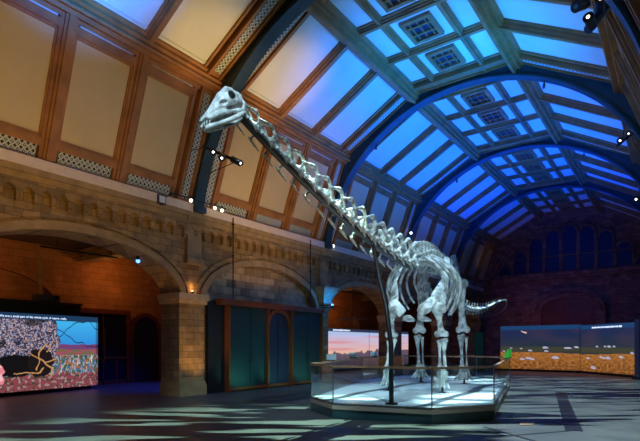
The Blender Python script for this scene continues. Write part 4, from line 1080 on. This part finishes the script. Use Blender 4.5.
# ================================================================ camera, world, lights
cam = bpy.data.cameras.new('camera'); co = bpy.data.objects.new('camera', cam); C.objects.link(co)
co.location = (0, 0, 1.6); co.rotation_euler = (PI/2, 0, math.radians(35.88)); cam.sensor_width = 36; cam.lens = 495/640*36; cam.shift_y = 124.5/640; cam.clip_end = 200
S.camera = co
w = bpy.data.worlds.new('world'); S.world = w; w.use_nodes = True
w.node_tree.nodes['Background'].inputs[0].default_value = (.02, .04, .12, 1); w.node_tree.nodes['Background'].inputs[1].default_value = .15
nl_ = [0]
def light(kind, loc, aim, col, power, size=.15, angle=60, blend=.6, gobo=None, radius=None):
    nl_[0] += 1; l = bpy.data.lights.new('lamp_or_fill', kind); o = bpy.data.objects.new('lamp_or_fill', l); C.objects.link(o)
    o.location = loc; l.color = col; l.energy = power
    if kind == 'SPOT': l.spot_size = math.radians(angle); l.spot_blend = blend; l.shadow_soft_size = size
    elif kind == 'POINT': l.shadow_soft_size = size
    elif kind == 'AREA': l.size = size
    if kind != 'POINT': o.rotation_euler = (Vector(aim)-Vector(loc)).to_track_quat('-Z', 'Y').to_euler()
    if gobo:                               # turn the pattern plate so its streaks run across the hall diagonal
        z = (Vector(loc)-Vector(aim)).normalized(); x = Vector((CS, SN, 0)); x = (x-z*x.dot(z)).normalized(); y = z.cross(x)
        o.rotation_euler = Matrix((x, y, z)).transposed().to_euler()
    if gobo:
        l.use_nodes = True; nt = l.node_tree; em = nt.nodes['Emission']; tc = nt.nodes.new('ShaderNodeTexCoord'); n = nt.nodes.new('ShaderNodeTexNoise')
        mp = nt.nodes.new('ShaderNodeMapping'); mp.vector_type = 'POINT'; mp.inputs['Rotation'].default_value[2] = 0; mp.inputs['Scale'].default_value = gobo[1]
        nt.links.new(tc.outputs['Normal'], mp.inputs[0]); nt.links.new(mp.outputs[0], n.inputs['Vector']); n.inputs['Scale'].default_value = gobo[0]; n.inputs['Detail'].default_value = 1.5
        r = nt.nodes.new('ShaderNodeValToRGB'); r.color_ramp.elements[0].position = gobo[2]; r.color_ramp.elements[1].position = gobo[2]+.04
        nt.links.new(n.outputs['Fac'], r.inputs['Fac']); nt.links.new(r.outputs['Color'], em.inputs['Color']); em.inputs['Strength'].default_value = 1
    return o
AMB = (1, .52, .17); WRM = (1, .60, .15); CYA = (.0, .36, 1); WHT = (.58, .86, 1); DEEP = (.0, .06, 1); BLU = (0, .20, 1)
# warm uplight on the near left roof
light('SPOT', (-7.2, 3.5, 3.2), (-12.2, 6.3, 7.4), WRM, 520, .3, 75, .9)
light('SPOT', (-7.4, 11.5, 3.2), (-12.2, 13.8, 7.2), WRM, 560, .3, 72, .9)
light('SPOT', (-8.0, 10.2, 5.5), (-10.3, 9.2, 9.7), WRM, 620, .3, 36, .9)
light('SPOT', (-8.0, 11.2, 5.5), (-10.1, 12.0, 9.8), WRM, 620, .3, 40, .9)
# stone arcade grazing amber
for y in (4.5, 9.0, 13.5): light('SPOT', (-9.6, y, .4), (-12.5, y+.4, 5.2), AMB, 115, .15, 62, .9)
light('SPOT', (-11.2, 9.9, .3), (-12.5, 10.7, 2.0), (1, .55, .12), 110, .1, 80, .8)
light('SPOT', (-10.5, 22, .4), (-12.5, 23.5, 4.0), AMB, 60, .15, 85, .9)
# aisle
for x, y, z, p in ((-17.3, 6.0, 4.2, 55), (-17.6, 11.2, 4.4, 50), (-17.2, 21, 4.4, 60), (-17.2, 27, 4.4, 60)): light('POINT', (x, y, z), None, (1, .40, .10), p*.6, .15)
light('SPOT', (-15.5, 12.3, 4.6), (-16.5, 11.2, 0), DEEP, 900, .2, 75, .9)
# blues in the vault
light('SPOT', (-2.4, 4.6, 6.5), (-10.0, 5.6, 10.6), (0, .20, 1), 15000, .3, 33, 1)
light('SPOT', (-1.2, 11.6, 6.5), (-8.6, 13.8, 10.9), (0, .14, 1), 2200, .3, 34, 1)
light('SPOT', (-1.2, 14.5, 6.0), (-8.3, 15.9, 10.8), (0, .17, 1), 4600, .3, 58, 1)
light('SPOT', (-4.2, 15.5, 6.5), (-5.6, 14.6, 11.2), (.0, .36, .95), 900, .3, 120, 1)
light('SPOT', (-11.0, 13, 6.2), (-2.4, 13.5, 10.2), (0, .16, 1), 4300, .3, 75, 1)
light('SPOT', (-6.2, 21, 4.0), (-6.8, 21.3, 11.2), (0, .11, 1), 6500, .3, 125, 1)
light('SPOT', (-6.2, 28, 4.0), (-6.8, 28.0, 11.2), (0, .06, 1), 4800, .3, 125, 1)
light('SPOT', (-6.2, 34, 4.5), (-6.2, 34.0, 11.2), (0, .07, 1), 800, .3, 120, 1)
# added area fill without a fixture: general warm light on the timber
light('AREA', (-5.5, 8, 2.6), (-8.5, 9, 12), (1, .55, .25), 14, 3)
# capital
light('POINT', (XL+.78, RIBS[3]-.05, 3.5), None, (0, .20, 1), 26, .04)
light('POINT', (XL+.12, RIBS[2]-.05, 3.38), None, AMB, 3, .03)
# skeleton lights
light('SPOT', (-2.6, 1.2, 7.4), (-5.1, 5.0, 4.9), WHT, 1500, .08, 34, .5)
light('SPOT', (-1.8, 6.0, 8.4), (-4.8, 8.8, 4.3), WHT, 1500, .08, 46, .5)
light('SPOT', (-1.9, 8.5, 8.4), (-5.6, 13.0, 2.6), WHT, 1300, .08, 46, .5)
light('SPOT', (-10.8, 9.0, 8.8), (-5.8, 13.5, 2.6), WHT, 350, .08, 44, .5)
light('SPOT', (-6.2, 12.0, 10.6), (-5.8, 12.6, .3), (.50, .82, 1), 2500, .1, 38, .5)
light('SPOT', (-2.0, 22, 8.8), (-5.6, 20, 3.4), WHT, 350, .1, 50, .8)
# leaf-pattern projectors on the floor
light('SPOT', (-6.0, 9.8, 10.6), (-6.2, 6.6, 0), (.60, .95, .78), 24000, .02, 50, .5, gobo=(6, (.6, 3.6, 1), .52))
light('SPOT', (-2.4, 11.0, 9.2), (-1.5, 12.3, 0), (.68, .88, .95), 11000, .02, 50, .25, gobo=(5, (.5, 3, 1), .42))
light('SPOT', (-3.5, 21.0, 10.6), (-3.5, 21.5, 0), (.6, .85, .9), 13000, .02, 62, .3, gobo=(9, (.6, 4, 1), .50))
# blue and green wash on the doors and end wall
for y in (12.6, 14.4, 16.2): light('SPOT', (-11.2, y, .2), (-12.4, y, .95), (.10, .70, .50), 60, .06, 100, .9)
light('SPOT', (-8.2, 14.4, 5.4), (-12.4, 14.4, .8), (.0, .30, 1), 60, .1, 40, .8)
light('SPOT', (-8.0, 34.5, .4), (-7.0, 39, 5.0), (1, .30, .16), 90, .2, 100, .9)
light('SPOT', (-6.2, 32, 5.0), (-6.2, 39, 7.5), (.05, .12, 1), 120, .2, 90, .9)
light('SPOT', (-10.6, 36.0, 5.9), (-11.6, 36.6, 8.4), WRM, 10, .1, 50, .5)
vs_ = S.view_settings; vs_.view_transform = 'Standard'; vs_.look = 'None'; vs_.exposure = 0.0; vs_.gamma = 1; vs_.use_curve_mapping = False
S.cycles.use_denoising = True; S.cycles.max_bounces = 8; S.cycles.diffuse_bounces = 3; S.cycles.sample_clamp_indirect = 4
